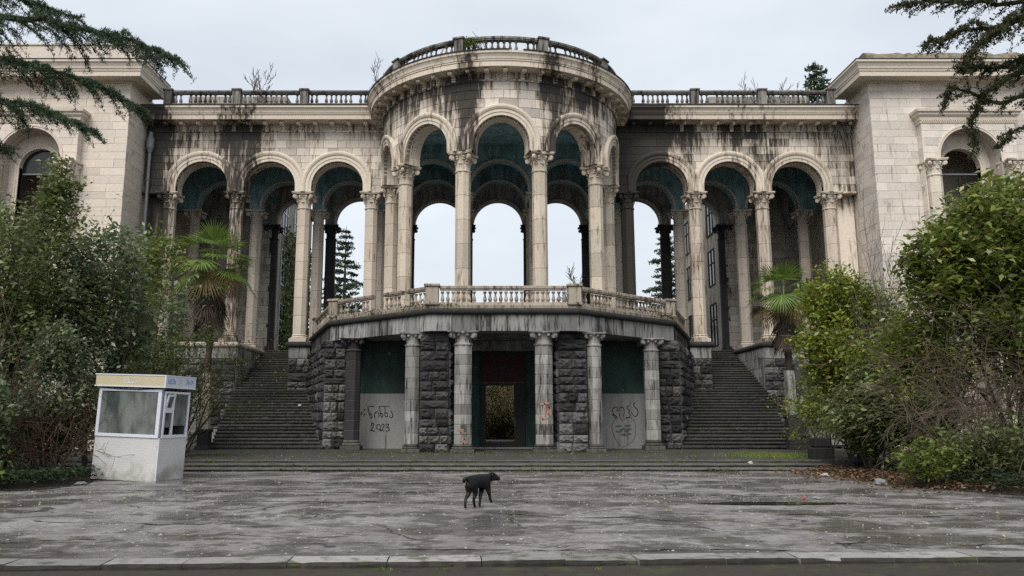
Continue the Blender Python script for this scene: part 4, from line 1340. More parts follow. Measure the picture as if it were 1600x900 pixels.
G2 = [[(185, 352), (215, 345), (240, 365), (258, 385), (245, 395), (215, 370), (205, 335), (195, 290), (205, 250), (235, 235), (262, 245), (268, 280), (250, 290)],
      [(315, 420), (295, 370), (288, 310), (295, 260), (315, 238), (345, 245), (358, 280), (355, 330), (345, 380)],
      [(430, 215), (405, 235), (402, 260), (425, 275), (432, 300), (420, 310), (440, 340), (435, 375), (410, 390), (378, 380)],
      [(515, 175), (495, 195), (505, 230), (540, 270), (552, 310), (540, 350), (510, 372), (480, 345), (460, 305)]]
HEART = [(320, 445), (350, 410), (400, 392), (450, 390), (485, 420), (508, 480), (510, 560), (500, 640), (470, 710), (420, 755), (330, 795), (290, 770), (240, 710), (205, 640), (185, 560), (182, 500), (205, 430), (245, 395)]
def wall_xy(px, py):
    return (-6.12 + (px - 563) * .02767, 2.55 - (py - 617) * .0272)
def strokes(name, lst, ox, oy, wd, mat, y=34.561):
    mb = MB()
    for st in lst:
        ribbon(mb, [wall_xy(ox + a / 9, oy + b / 9) for a, b in smooth(st)], wd, y)
    return mb.build(name, mat, back)
strokes('graffiti', G1, 560, 600, .034, M['ink']).__setitem__('label', 'black sprayed name and the year 2023')
strokes('graffiti', G2, 935, 610, .034, M['red_ink']).__setitem__('label', 'dark red sprayed word')
strokes('graffiti', [HEART], 935, 610, .022, M['red_ink'], 34.562).__setitem__('label', 'thin red sprayed heart')
M['smudge'] = plain('grey painted over smudge', (0.10, 0.10, 0.097), 0.8, 0.2, 0.4)
sm_ = MB()
for k in range(16):
    cx_, cz_ = 4.95 + RND.random() * .58, (.86, 1.0, 1.06, 1.24)[k % 4] + (RND.random() - .5) * .06
    w_, h_ = .06 + RND.random() * .09, .025 + RND.random() * .035
    pts = [(cx_ + w_ * cos(t) * (.8 + .4 * RND.random()), 34.5605 - k * .00008, cz_ + h_ * sin(t) * (.8 + .4 * RND.random())) for t in [2 * pi * q / 9 for q in range(9)]]
    sm_.add(pts, [tuple(range(9))])
sm_.build('paint_smudge', M['smudge'], back)
tm = MB()
for st in ([(-.16, 1.62), (.14, 1.66)], [(0.0, 1.64), (.02, 1.2)], [(.1, 1.25), (.17, 1.5), (.22, 1.22)], [(-.17, 1.2), (-.08, 1.05), (.1, 1.12)]):
    ribbon(tm, [(1.56 + a, b + .45) for a, b in st], .07, 30.435)
tm.build('graffiti', M['orange_ink'], ter, label='faded orange red letter T on a portico column')
for st in ([(-.14, 1.0), (.1, 1.02), (-.08, .9), (.12, .88)], [(-.1, .6), (.08, .66), (.02, .5), (.15, .55)]):
    tm = MB()
    ribbon(tm, [(-1.56 + a, b + .1) for a, b in st], .06, 30.435)
    tm.build('graffiti', M['orange_ink'], ter, label='faded orange red scribble low on a portico column')

# ------------------------------------------------------------------ the two staircases
NR, RISE = 36, (FLOOR_Z - .02 - .25) / 36
for s in (-1, 1):
    st = thing('staircase', ('long dark mossy stair rising behind the white kiosk' if s < 0 else 'long dark mossy stair rising beside the right hand bushes and palm'), 'staircase', (s * 10.5, 34, .25), group='twin staircases flanking the portico')
    rs = random.Random(200 + s)
    for i in range(NR):
        if i < 19:
            f = 34.0 + i * .385
            xi, xo = 7.72 + (f - 34.2) * .331 - .1, 12.35 + (f - 34) * .2
            t = .385
        else:
            f = 34.0 + 19 * .385 + (i - 19) * .312
            xi, xo = 11.06, 13.72
            t = .312
        z = .25 + (i + 1) * RISE
        if i == 18:
            t = .45
        mb = MB()
        tilt = (rs.random() - .5) * .035
        a, b = sorted((s * xi, s * xo))
        n = 26
        vs = []
        for k in range(n + 1):
            xx = a + (b - a) * k / n
            w_, d_ = (rs.random() - .5) * .03 + (.05 if rs.random() < .06 else 0), (rs.random() - .5) * .014 + tilt * (k / n - .5)
            vs += [(xx, f + .05, .2 if i < 19 else z - .5), (xx, f + .05, z - .072), (xx, f - .035 + w_, z - .064), (xx, f - .04 + w_, z - .012 + d_), (xx, f - .015 + w_, z + d_), (xx, f + t + .1, z + .002), (xx, f + t + .1, .2 if i < 19 else z - .5)]
        fs = [(k * 7 + q, (k + 1) * 7 + q, (k + 1) * 7 + (q + 1) % 7, k * 7 + (q + 1) % 7) for k in range(n) for q in range(7)]
        fs += [tuple(range(7)), tuple(n * 7 + q for q in range(6, -1, -1))]
        mb.add(vs, fs)
        mb.build('step', M['step'], st)
    # pedestal under the column beside the terrace
    a, b = sorted((s * 9.9, s * 11.03))
    pc = MB().box(a + .03, b - .03, 41.32, 46.6, .2, 5.2).build('stair_pedestal', M['grey_stone'], st)
    rock_wall(Flat(0, 41.3), a, b, 2.75, 4.62, .375, .58, pc, pale=.55 if s < 0 else .3, seed=210 + s, bulge=.16)
    for k in range(2):
        MB().box(a + .01 + k * (b - a) / 2, a - .01 + (k + 1) * (b - a) / 2, 41.22, 41.318, 4.63, 5.2, c=.01).build('facing_slab', M['grey_stone'], pc)
    pth = [(a, 46.6), (a, 41.25), (b, 41.25), (b, 46.6)]
    MB().sweep(pth, [(-.3, 5.2), (.05, 5.2), (.14, 5.26), (.17, 5.34), (.14, 5.43), (.05, 5.49), (-.3, 5.495)]).build('cap', M['cornice_dark'], pc)
    # high flank wall on the outer side
    a, b = sorted((s * 13.75, s * 19.2))
    fw = MB().box(a + .03, b - .03, 41.32, 46.6, .2, 5.2).build('flank_wall', M['grey_stone'], st)
    rock_wall(Flat(0, 41.3), *sorted((s * 13.75, s * 17.5)), 1.2, 4.62, .40, .62, fw, pale=.4, seed=220 + s, bulge=.16)
    for k in range(4):
        q = sorted((s * (13.76 + k * .93), s * (13.74 + (k + 1) * .93)))
        MB().box(q[0], q[1], 41.22, 41.318, 4.63, 5.2, c=.01).build('facing_slab', M['grey_stone'], fw)
    ip = Flat(-13.75, 41.3, 0, 1) if s < 0 else Flat(13.75, 46.6, 0, -1)
    ashlar(ip, 0, 5.3, 2.6, 5.19, .5, .75, fw, M['grey_stone'], seed=230 + s, w0=-.02, cap=60)
    pth = [(-17.5, 41.25), (-13.78, 41.25), (-13.78, 46.6)] if s < 0 else [(13.78, 46.6), (13.78, 41.25), (17.5, 41.25)]
    MB().sweep(pth, [(-.5, 5.2), (.03, 5.2), (.12, 5.26), (.15, 5.34), (.12, 5.43), (.03, 5.49), (-.5, 5.495)]).build('coping', M['cornice_dark'] if s > 0 else M['bal'], fw)

def stair_post(x, y, zp, zt, label, wd=.36, mats=('grey_stone', 'dark_column'), lean=0.0):
    t = thing('stair_post', label, 'post', (x, y, .25), group='stone posts at the foot of the stairs')
    mb = MB()
    mb.box(x - .29, x + .29, y - .29, y + .29, .25, .42, c=.015)
    mb.box(x - .235, x + .235, y - .235, y + .235, .421, zp - .14, c=.01)
    mb.box(x - .28, x + .28, y - .28, y + .28, zp - .139, zp, c=.03)
    mb.build('pedestal', M[mats[1]], t)
    mb = MB()
    n = 10
    r = random.Random(int(x * 100))
    vs = []
    for k in range(n + 1):
        z = zp + (zt - zp) * k / n
        w2 = wd / 2 * (1 - .06 * k / n)
        e = lambda: (r.random() - .5) * .02
        vs += [(x - w2 + e() + lean * k / n, y - w2 + e(), z), (x + w2 + e() + lean * k / n, y - w2 + e(), z), (x + w2 + e() + lean * k / n, y + w2, z), (x - w2 + e() + lean * k / n, y + w2, z)]
    fs = [(k * 4 + q, k * 4 + (q + 1) % 4, (k + 1) * 4 + (q + 1) % 4, (k + 1) * 4 + q) for k in range(n) for q in range(4)] + [(n * 4, n * 4 + 1, n * 4 + 2, n * 4 + 3)]
    mb.add(vs, fs)
    mb.build('shaft', M[mats[0]], t)
stair_post(-12.55, 33.9, 1.1, 3.45, 'lichen covered square stone post on pedestal at the stair behind the kiosk', mats=('bal', 'dark_column'))
stair_post(-13.2, 34.6, 1.0, 2.6, 'shorter grey stone post partly hidden behind the kiosk', mats=('grey_stone', 'grey_stone'))
stair_post(12.25, 33.9, 1.7, 3.55, 'white streaked square post on tall dark pedestal beside the palm stair', mats=('grey_stone', 'dark_column'))
stair_post(12.95, 34.7, .9, 3.85, 'black stained tall post standing behind the white streaked one', .42, mats=('dark_column', 'dark_column'))

# ------------------------------------------------------------------ wings of the palace seen through the arches
for s in (-1, 1):
    t = thing('rear_wing', ('ivy grown cream wing with white windows seen through the left arches' if s < 0 else 'cream rear wing with tall windows seen through the right arches'), 'building', (s * 15, 65, 0))
    x0, x1 = sorted((s * 14.6, s * 17.5))
    wo = MB().box(x0, x1, 50.3, 61, 0, 17.0).build('wall', M['rear_wall'], t)
    MB().box(x0 - .3, x1 + .3, 50.2, 61.3, 17.0, 17.5).build('cornice', M['trim'], t)
    xf = s * 14.6
    for k in range(3):
        for zz in (6.3, 10.4, 13.9):
            y = 52.2 + k * 3.2
            fr = MB()
            hh = 2.9 if zz < 10 else 2.5
            e = -s * .06
            xa, xb = sorted((xf + e, xf + s * .02))
            for (ya, yb, za, zb_) in ((y, y + .09, zz, zz + hh), (y + 1.41, y + 1.5, zz, zz + hh), (y + .09, y + 1.41, zz, zz + .09), (y + .09, y + 1.41, zz + hh - .09, zz + hh), (y + .7, y + .78, zz + .09, zz + hh - .09), (y + .09, y + .7, zz + hh * .6, zz + hh * .6 + .07), (y + .78, y + 1.41, zz + hh * .6, zz + hh * .6 + .07)):
                fr.box(xa, xb, ya, yb, za, zb_)
            wo_ = fr.build('window', M['pvc'] if s < 0 else M['dark_column'], t)
            xa, xb = sorted((xf - s * .012, xf + s * .01))
            MB().box(xa, xb, y + .05, y + 1.45, zz + .05, zz + hh - .05).build('pane', M['glass_dark'], wo_)

# ------------------------------------------------------------------ plants
M['leaf_dark'] = leaf_mat('glossy dark leaves', [(0.069, 0.094, 0.034), (0.119, 0.15, 0.05), (0.188, 0.219, 0.084), (0.3, 0.325, 0.15)], 0.3)
M['leaf_blue'] = leaf_mat('blue green leaves', [(0.079, 0.113, 0.058), (0.146, 0.192, 0.097), (0.265, 0.317, 0.176)], 0.35)
M['leaf_mid'] = leaf_mat('mid green leaves', [(0.073, 0.115, 0.025), (0.124, 0.186, 0.04), (0.206, 0.248, 0.057), (0.289, 0.275, 0.072)], 0.38)
M['leaf_yellow'] = leaf_mat('yellowing leaves', [(0.082, 0.128, 0.024), (0.145, 0.194, 0.03), (0.259, 0.284, 0.042), (0.421, 0.359, 0.06)], 0.4)
M['leaf_laurel'] = leaf_mat('laurel leaves', [(0.064, 0.099, 0.022), (0.127, 0.179, 0.04), (0.23, 0.265, 0.063), (0.345, 0.325, 0.095)], 0.28)
M['leaf_bright'] = leaf_mat('bright young leaves', [(0.075, 0.115, 0.02), (0.13, 0.17, 0.03), (0.19, 0.22, 0.055)], 0.4)
M['leaf_olive'] = leaf_mat('olive moss leaves', [(0.065, 0.078, 0.024), (0.104, 0.117, 0.036), (0.143, 0.143, 0.048)], 0.6)
M['needle'] = leaf_mat('cedar needles', [(0.019, 0.039, 0.022), (0.034, 0.062, 0.034), (0.057, 0.088, 0.047), (0.081, 0.111, 0.058)], 0.6, 0.15, 0.2)
M['needle_moss'] = leaf_mat('mossy needles', [(0.024, 0.029, 0.013), (0.042, 0.048, 0.02), (0.072, 0.07, 0.033)], 0.7, 0.15, 0.2)
M['palm_leaf'] = leaf_mat('palm fan', [(0.072, 0.131, 0.026), (0.132, 0.202, 0.041), (0.204, 0.262, 0.059)], 0.4, 0.35)
M['palm_old'] = leaf_mat('withered palm fan', [(0.10, 0.075, 0.03), (0.17, 0.12, 0.04), (0.22, 0.17, 0.06)], 0.7)
M['palm_dead'] = leaf_mat('dead palm thatch', [(0.045, 0.035, 0.03), (0.08, 0.062, 0.05), (0.12, 0.095, 0.075)], 0.9, 0.1, 0.1)
M['litter_leaf'] = leaf_mat('fallen leaves', [(0.06, 0.035, 0.018), (0.12, 0.07, 0.035), (0.19, 0.115, 0.06), (0.28, 0.2, 0.12)], 0.7, 0.1, 0.2)
M['leaf_ivy'] = leaf_mat('ivy leaves', [(0.02, 0.034, 0.018), (0.04, 0.06, 0.03), (0.075, 0.10, 0.055)], 0.35)
M['litter_pale'] = leaf_mat('dry reeds and pale leaves', [(0.15, 0.135, 0.049), (0.33, 0.285, 0.126), (0.54, 0.45, 0.238), (0.72, 0.63, 0.392)], 0.7)
M['bark'] = bark('grey bark', (0.035, 0.03, 0.026), (0.075, 0.065, 0.055), 0.2)
M['bark_moss'] = bark('mossy dark bark', (0.018, 0.016, 0.012), (0.04, 0.035, 0.025), 0.9)
M['twig_red'] = bark('reddish twigs', (0.07, 0.040, 0.032), (0.12, 0.075, 0.06))
M['twig_brown'] = bark('brown dead twigs', (0.075, 0.058, 0.043), (0.135, 0.105, 0.08))
M['twig_grey'] = bark('grey twigs', (0.09, 0.08, 0.07), (0.15, 0.135, 0.12))
M['palm_trunk'] = bark('palm fibre', (0.03, 0.024, 0.018), (0.07, 0.055, 0.04))

def leaf_geo(C, size, rng, aspect=0.5, up=0.35, outward=None, droop=0.0, jit=0.5, fold=0.18):
    """leaf-shaped quads at the points C (n,3); returns vertices and faces"""
    n = len(C)
    N = rng.normal(size=(n, 3))
    N[:, 2] = np.abs(N[:, 2]) + up * 2
    if outward is not None:
        N += outward * 1.2
    N /= np.linalg.norm(N, axis=1, keepdims=True)
    D = rng.normal(size=(n, 3))
    D[:, 2] -= droop
    if outward is not None:
        D += outward * .6
    D -= (D * N).sum(1, keepdims=True) * N
    D /= np.linalg.norm(D, axis=1, keepdims=True) + 1e-9
    S = np.cross(N, D)
    Ls = size * (1 - jit + 2 * jit * rng.random((n, 1)))
    W = Ls * aspect
    p0 = C
    p1 = C + D * Ls * .42 + S * W * .5 + N * W * fold
    p2 = C + D * Ls - N * Ls * .08
    p3 = C + D * Ls * .42 - S * W * .5 + N * W * fold
    V = np.stack([p0, p1, p2, p3], 1).reshape(-1, 3)
    F = np.arange(4 * n).reshape(-1, 4)
    return V, F

def grow(mb, p, d, ln, r, lev, rng, tips, kids=4, wob=.25, up=.12, shrink=.62, ang=.8, n=4, sides=5, rmin=.004):
    """a bending limb that throws smaller limbs; collects points along the last twigs"""
    pts, rad = [p.copy()], [r]
    q, dd = p.copy(), d.copy()
    for i in range(n):
        dd = (dd + Vector((rng.uniform(-wob, wob), rng.uniform(-wob, wob), rng.uniform(-wob, wob) + up))).normalized()
        q = q + dd * ln / n
        pts.append(q.copy())
        rad.append(max(rmin, r * (1 - .72 * (i + 1) / n)))
    mb.tube(pts, rad, sides if lev > 1 else max(3, sides - 2))
    if lev == 0:
        for i in range(1, n + 1):
            tips.append((pts[i], dd.copy()))
        return
    for k in range(kids):
        t = .25 + .75 * (k + rng.random()) / kids
        i = min(n - 1, int(t * n))
        base = pts[i].lerp(pts[i + 1], t * n - i)
        ax = Vector((rng.gauss(0, 1), rng.gauss(0, 1), rng.gauss(0, .6))).normalized()
        nd_ = (dd * cos(ang) + ax * sin(ang)).normalized()
        grow(mb, base, nd_, ln * shrink * rng.uniform(.7, 1.15), max(rmin, rad[i] * .6), lev - 1, rng, tips, kids, wob, up, shrink, ang, n, sides, rmin)

def shrub(name, label, cat, x, y, z0, stems, ln, lev, mat_leaf, mat_wood, leaf=.09, per=10, sigma=.16, seed=1, group=None, spread=.5, kids=4, wob=.25, up=.12, r0=.05, aspect=.5,
          shrink=.62, ang=.8, keep=None, droop=0.0, base_r=.3, lean=(0, 0), rmin=.004, up_n=.35, extra=None):
    """woody plant: stems as one mesh part, leaves as another"""
    rng = random.Random(seed)
    nr = np.random.default_rng(seed)
    t = thing(name, label, cat, (x, y, z0), group=group)
    mb = MB()
    tips = []
    for i in range(stems):
        a = 2 * pi * (i + rng.random()) / stems
        d = Vector((cos(a) * spread * rng.uniform(.3, 1.1) + lean[0], sin(a) * spread * rng.uniform(.3, 1.1) + lean[1], 1)).normalized()
        p = Vector((x + cos(a) * base_r * rng.random(), y + sin(a) * base_r * rng.random(), z0 - .05))
        grow(mb, p, d, ln * rng.uniform(.8, 1.15), r0, lev, rng, tips, kids, wob, up, shrink, ang, rmin=rmin)
    mb.build('stems', mat_wood, t)
    if keep:
        tips = [q for q in tips if keep(q[0])]
    if mat_leaf is not None and tips:
        leaf = leaf * 1.5
        T = np.array([tuple(p) for p, _ in tips])
        C = np.repeat(T, per, 0) + nr.normal(size=(len(T) * per, 3)) * sigma * np.array([1, 1, .8])
        if extra is not None:
            C = np.concatenate([C, extra(nr)])
        C = C[C[:, 2] > z0 + .03]
        V, F = leaf_geo(C, leaf, nr, aspect, up=up_n, droop=droop)
        put('crown', raw_mesh('crown', V, F, mat_leaf), t)
    return t

BED = 'shrubs growing wild in the planting beds'
def blob(cx, cy, cz, rx, ry, rz, n, shell=.55, clump=30, sig=.17):
    """clumped points through an ellipsoid, thicker towards its surface"""
    def f(nr):
        k = max(1, n // clump)
        d = nr.normal(size=(k, 3))
        d /= np.linalg.norm(d, axis=1, keepdims=True)
        rr = shell + (1 - shell) * nr.random((k, 1))
        c = d * rr * np.array([rx, ry, rz]) + np.array([cx, cy, cz])
        return np.repeat(c, clump, 0) + nr.normal(size=(k * clump, 3)) * sig
    return f
def blobs(*fs):
    return lambda nr: np.concatenate([f(nr) for f in fs])

# left bed
shrub('evergreen_tree', 'dense dark glossy evergreen at the left picture edge below the cedar boughs', 'tree', -14.3, 22.6, 0, 6, 4.6, 3, M['leaf_dark'], M['bark'], .105, 5, .17, 1, BED, .28, 4, r0=.09, up=.2,
      extra=blobs(blob(-14.0, 22.5, 5.6, 1.35, 1.5, 2.5, 4600), blob(-15.6, 22.8, 4.3, 1.3, 1.4, 2.6, 3000), blob(-13.25, 22.6, 7.9, .6, .6, 1.45, 1900, .3, 20, .15)))
shrub('evergreen_tree', 'loose blue green evergreen with pale wall showing through its gaps, left of the drainpipe', 'tree', -12.3, 24.0, 0, 5, 4.4, 3, M['leaf_blue'], M['bark'], .11, 6, .17, 2, BED, .3, 4, r0=.08, up=.22,
      extra=blobs(blob(-12.2, 24, 6.2, 1.2, 1.2, 1.5, 1300, .5, 26), blob(-12.6, 24, 3.6, 1.1, 1.2, 1.6, 1700, .45)))
shrub('slender_tree', 'thin light green tree with arching branches beside the left palm', 'tree', -12.6, 28.0, 0, 3, 4.3, 3, M['leaf_mid'], M['bark'], .10, 4, .15, 3, BED, .26, 4, r0=.06, up=.24, extra=blobs(blob(-12.4, 28, 7.3, .9, .9, .8, 1300, .4, 30), blob(-12.3, 28, 5.9, .7, .8, .9, 700, .4, 30)))
shrub('bare_shrub', 'sprawling mossy bare shrub with long twigs in front of the left palm', 'shrub', -11.3, 27.2, 0, 9, 3.3, 3, M['leaf_olive'], M['bark_moss'], .055, 1, .08, 4, BED, .75, 4, .34, .05, .045, shrink=.66, lean=(.22, 0))
shrub('red_twig_shrub', 'leafless reddish brown shrub arching over the kiosk corner', 'shrub', -11.7, 20.3, 0, 22, 1.9, 2, None, M['twig_red'], seed=5, group=BED, spread=.75, kids=5, wob=.2, up=.0, r0=.016, base_r=.6, rmin=.0045, shrink=.55)
shrub('bare_shrub', 'tall straw coloured bare stems at the left picture edge', 'shrub', -13.6, 20.2, 0, 12, 3.4, 2, None, M['twig_brown'], seed=45, group=BED, spread=.3, kids=5, wob=.14, up=.08, r0=.02, base_r=.7, rmin=.006, shrink=.5)
shrub('azalea_bush', 'small pale green bush rising between bare red twigs and evergreens', 'shrub', -12.3, 21.3, 0, 7, 1.9, 2, M['leaf_blue'], M['bark'], .085, 5, .15, 6, BED, .3, 4, r0=.03, up=.2, extra=blob(-12.15, 21.3, 3.3, .6, .5, .75, 2600, .4))
shrub('grey_green_bush', 'grey green leafy bush low at the left picture edge', 'shrub', -12.6, 18.6, 0, 8, 1.3, 2, M['leaf_blue'], M['bark'], .095, 6, .13, 7, BED, .5, 4, r0=.025, extra=blobs(blob(-12.6, 18.6, 1.7, .8, .7, .9, 3600, .45), blob(-13.4, 19.2, 2.4, .9, .8, 1.2, 3600, .45)))
shrub('undergrowth_bush', 'dark low bush filling the bed behind the kiosk', 'shrub', -12.6, 22.0, 0, 8, 1.6, 2, M['leaf_dark'], M['bark'], .09, 5, .15, 8, BED, .6, 4, r0=.03, extra=blobs(blob(-12.4, 22.0, 1.3, 2.0, .8, 1.1, 3600, .4), blob(-14.4, 21.0, 2.2, 1.2, .8, 1.6, 2400, .4)))
shrub('fern_bush', 'small fern like bush at the far left corner of the asphalt', 'shrub', -11.9, 17.6, 0, 6, .6, 1, M['leaf_mid'], M['bark'], .08, 7, .10, 9, BED, .8, 4, r0=.012, extra=blob(-11.9, 17.6, .35, .7, .5, .35, 900, .3))
shrub('mossy_tree', 'dark mossy trunked tree standing between kiosk and left staircase', 'tree', -13.9, 30.0, 0, 3, 3.4, 3, M['leaf_olive'], M['bark_moss'], .08, 2, .14, 10, BED, .3, 4, r0=.10, extra=blobs(blob(-14.5, 30.5, 3.2, 2.0, 1.2, 2.2, 3600, .4, 30)))

# right bed
shrub('yellowing_shrub', 'yellow green leafy shrub spilling towards the right palm', 'shrub', 11.3, 26.0, 0, 7, 3.2, 3, M['leaf_yellow'], M['bark'], .10, 5, .15, 21, BED, .42, 4, r0=.05, extra=blobs(blob(11.0, 26, 5.2, 1.15, 1.0, 1.3, 5200, .4, 34), blob(10.4, 25.8, 3.8, .9, .9, 1.2, 2600, .4, 34)))
shrub('green_shrub', 'fresh green shrub just behind the yellowing one at the right bed', 'shrub', 12.2, 27.0, 0, 6, 3.4, 3, M['leaf_mid'], M['bark'], .10, 5, .16, 22, BED, .4, 4, r0=.05, extra=blob(12.0, 26.6, 4.6, 1.3, 1.0, 1.6, 4200, .4))
shrub('laurel_tree', 'big glossy laurel filling the right picture edge below the dark boughs', 'tree', 14.2, 22.2, 0, 7, 4.6, 3, M['leaf_laurel'], M['bark'], .15, 5, .2, 23, BED, .34, 4, r0=.08, up=.2, aspect=.42,
      extra=blobs(blob(13.8, 22, 6.4, 1.9, 1.6, 1.9, 5600, .5), blob(12.3, 22, 5.8, 1.0, 1.1, 1.5, 3400, .45), blob(15.6, 22.2, 7.2, 1.6, 1.5, 1.7, 3200, .5), blob(14.4, 21.6, 3.6, 1.6, 1.0, 1.8, 2600, .45)))
shrub('dead_bramble', 'huge tangle of brown dead twigs hanging in the right bed', 'shrub', 11.7, 19.8, 0, 20, 3.0, 3, None, M['twig_brown'], seed=24, group=BED, spread=.55, kids=4, wob=.3, up=-.10, r0=.022, base_r=.9, rmin=.0055, shrink=.62, ang=1.0)
shrub('dead_bramble', 'tall curtain of brown drooping twigs in front of the laurel', 'shrub', 12.5, 20.6, 0, 12, 4.3, 3, None, M['twig_brown'], seed=44, group=BED, spread=.32, kids=4, wob=.28, up=-.06, r0=.024, base_r=.9, rmin=.0055, shrink=.55, ang=1.0)
shrub('dead_bramble', 'fainter mass of brown twigs leaning over the bright green bush', 'shrub', 12.9, 18.4, 0, 22, 2.3, 3, None, M['twig_brown'], seed=25, group=BED, spread=.6, kids=4, wob=.3, up=-.12, r0=.02, base_r=.8, rmin=.005, shrink=.62, ang=1.0)
shrub('broadleaf_bush', 'dark broad leaved bush low at the right picture edge', 'shrub', 13.9, 19.0, 0, 8, 2.3, 2, M['leaf_laurel'], M['bark'], .12, 6, .18, 26, BED, .4, 4, r0=.035, extra=blobs(blob(13.6, 18.8, 3.7, 1.1, .8, .9, 4200, .4), blob(14.4, 18.6, 2.0, 1.0, .8, 1.2, 3000, .4)))
shrub('ivy_bush', 'dark ivy covered bush beside the stone stump at the right stair foot', 'shrub', 10.6, 23.4, 0, 8, 1.7, 2, M['leaf_dark'], M['bark'], .10, 7, .16, 27, BED, .5, 4, r0=.03, extra=blobs(blob(10.6, 23.3, 1.7, 1.0, .8, 1.3, 6500, .4), blob(11.8, 22.4, 1.4, 1.0, .9, 1.2, 4500, .4)))
shrub('bright_bush', 'small bright yellow green bush at the edge of the asphalt', 'shrub', 9.25, 18.2, 0, 8, .75, 2, M['leaf_bright'], M['bark'], .075, 3, .08, 28, BED, .4, 4, r0=.014)
shrub('mixed_shrub', 'olive green leafy shrub with brown twigs filling the middle of the right bed', 'shrub', 12.4, 23.6, 0, 9, 2.9, 3, M['leaf_yellow'], M['twig_brown'], .085, 3, .17, 35, BED, .5, 4, r0=.04, extra=blobs(blob(12.3, 23.4, 3.4, 1.3, .9, 1.6, 3600, .4), blob(11.6, 23.6, 2.0, .9, .8, 1.2, 1800, .4)))
shrub('bare_sapling', 'tall thin leafless sapling in front of the right pavilion', 'tree', 11.95, 25.2, 0, 5, 5.4, 2, None, M['twig_grey'], seed=29, group=BED, spread=.16, kids=7, wob=.10, up=.22, r0=.03, base_r=.25, rmin=.006, shrink=.42, ang=.55)
shrub('ground_shrub', 'low dark shrub between dead twigs and asphalt on the right', 'shrub', 11.2, 18.8, 0, 8, 1.0, 2, M['leaf_dark'], M['bark'], .085, 4, .13, 30, BED, .7, 4, r0=.02, extra=blobs(blob(10.8, 18.9, .6, 1.0, .5, .6, 900, .3), blob(12.4, 17.8, .45, 1.3, .5, .45, 1200, .3)))

shrub('stair_foot_shrub', 'ragged low shrub with dry twigs at the foot of the right stair post', 'shrub', 12.4, 31.0, .2, 10, 1.8, 3, M['leaf_yellow'], M['twig_brown'], .075, 1, .14, 36, BED, .55, 4, r0=.03, extra=blob(12.9, 31, 2.4, .9, .8, 1.3, 1500, .4))
shrub('bare_shrub', 'grey bare shrub with thin moss leaves against the left flank wall', 'shrub', -13.4, 32.2, .2, 9, 2.6, 3, M['leaf_olive'], M['bark_moss'], .06, 2, .12, 37, BED, .55, 4, .3, .06, .04, shrink=.64)
# soil of the two beds
def bed(name, label, edge, far, seed, h):
    """raised uneven earth from the asphalt edge back under the shrubs"""
    n, m = len(edge), 14
    V = []
    for (ex, ey), (fx, fy) in zip(edge, far):
        for j in range(m + 1):
            t = j / m
            x, y = ex + (fx - ex) * t, ey + (fy - ey) * t
            V.append((x, y, .006 + h * min(1, t * 2.5) * (.6 + .4 * noise.noise(Vector((x, y, seed)))) + .03 * noise.noise(Vector((x * 3, y * 3, seed))) * min(1, t * 8)))
    F = [(i * (m + 1) + j, (i + 1) * (m + 1) + j, (i + 1) * (m + 1) + j + 1, i * (m + 1) + j + 1) for i in range(n - 1) for j in range(m)]
    o = put(name, raw_mesh(name, V, F, M['soil']))
    tag(o, label, 'soil', kind='structure')
bed('planting_bed', 'dark soil under the bushes left of the kiosk', [(-26, 13.5), (-15, 16.3), (-10.9, 17.4), (-10.2, 17.9), (-10.0, 19.2), (-10.5, 20.6), (-10.5, 23.7), (-13.9, 25), (-14.6, 36)], [(-30, 36)] * 9, 1.0, .22)
bed('planting_bed', 'dark leaf strewn soil under the bushes on the right', [(15.0, 36), (14.6, 26), (9.9, 25.6), (8.6, 24.4), (8.85, 22.3), (9.0, 19.1), (9.5, 17.2), (10.2, 16.2), (13, 14.6), (26, 11)], [(30, 36)] * 10, 2.0, .24)

def scatter(name, label, cat, C, mat, size, seed, aspect=.6, up=1.2, droop=0.0):
    nr = np.random.default_rng(seed)
    V, F = leaf_geo(np.asarray(C, dtype=float), size, nr, aspect, up=up, droop=droop)
    o = put(name, raw_mesh(name, V, F, mat))
    tag(o, label, cat, kind='stuff')
    return o
nr = np.random.default_rng(77)
def in_bed(n, x0, x1, y0, y1, z, dz=.05):
    return np.stack([nr.uniform(x0, x1, n), nr.uniform(y0, y1, n), z + nr.random(n) * dz], 1)
iv = in_bed(5200, -14.5, -10.2, 17.5, 20.2, .12, .26)
iv = iv[(iv[:, 1] > 17.5 + (iv[:, 0] < -11.2) * -.2 + np.clip((iv[:, 0] + 10.9), 0, 1) * 1.2)]
scatter('ivy', 'dark green ivy carpeting the ground left of the kiosk', 'ivy', iv, M['leaf_ivy'], .085, 31, .8)
iv = in_bed(4500, 9.8, 15, 16.4, 19.5, .10, .3)
iv = iv[iv[:, 1] > 26.4 - iv[:, 0] * 1.0]
scatter('ivy', 'dark ivy creeping along the foot of the right bushes', 'ivy', iv, M['leaf_ivy'], .085, 32, .8)
# fallen leaves
a = nr.random(2600)
lx = 8.5 + nr.normal(size=2600) * .75 + a * 1.4
ly = 25.3 - a * 8.6 + nr.normal(size=2600) * .4
ok = lx > 7.4 + nr.random(2600) * .9
scatter('fallen_leaves', 'brown fallen leaves drifted along the right edge of the asphalt', 'leaves', np.stack([lx, ly, .03 + .10 * np.clip(lx - 8.6, 0, 1)], 1)[ok], M['litter_leaf'], .10, 33, .6, 2.0)
C = np.stack([nr.uniform(-11, 9, 1300), 9.4 + 14.2 * nr.random(1300) ** .9, np.full(1300, .02)], 1)
scatter('fallen_leaves', 'single pale leaves scattered over the wet asphalt', 'leaves', C, M['litter_pale'], .045, 34, .5, 3.0)
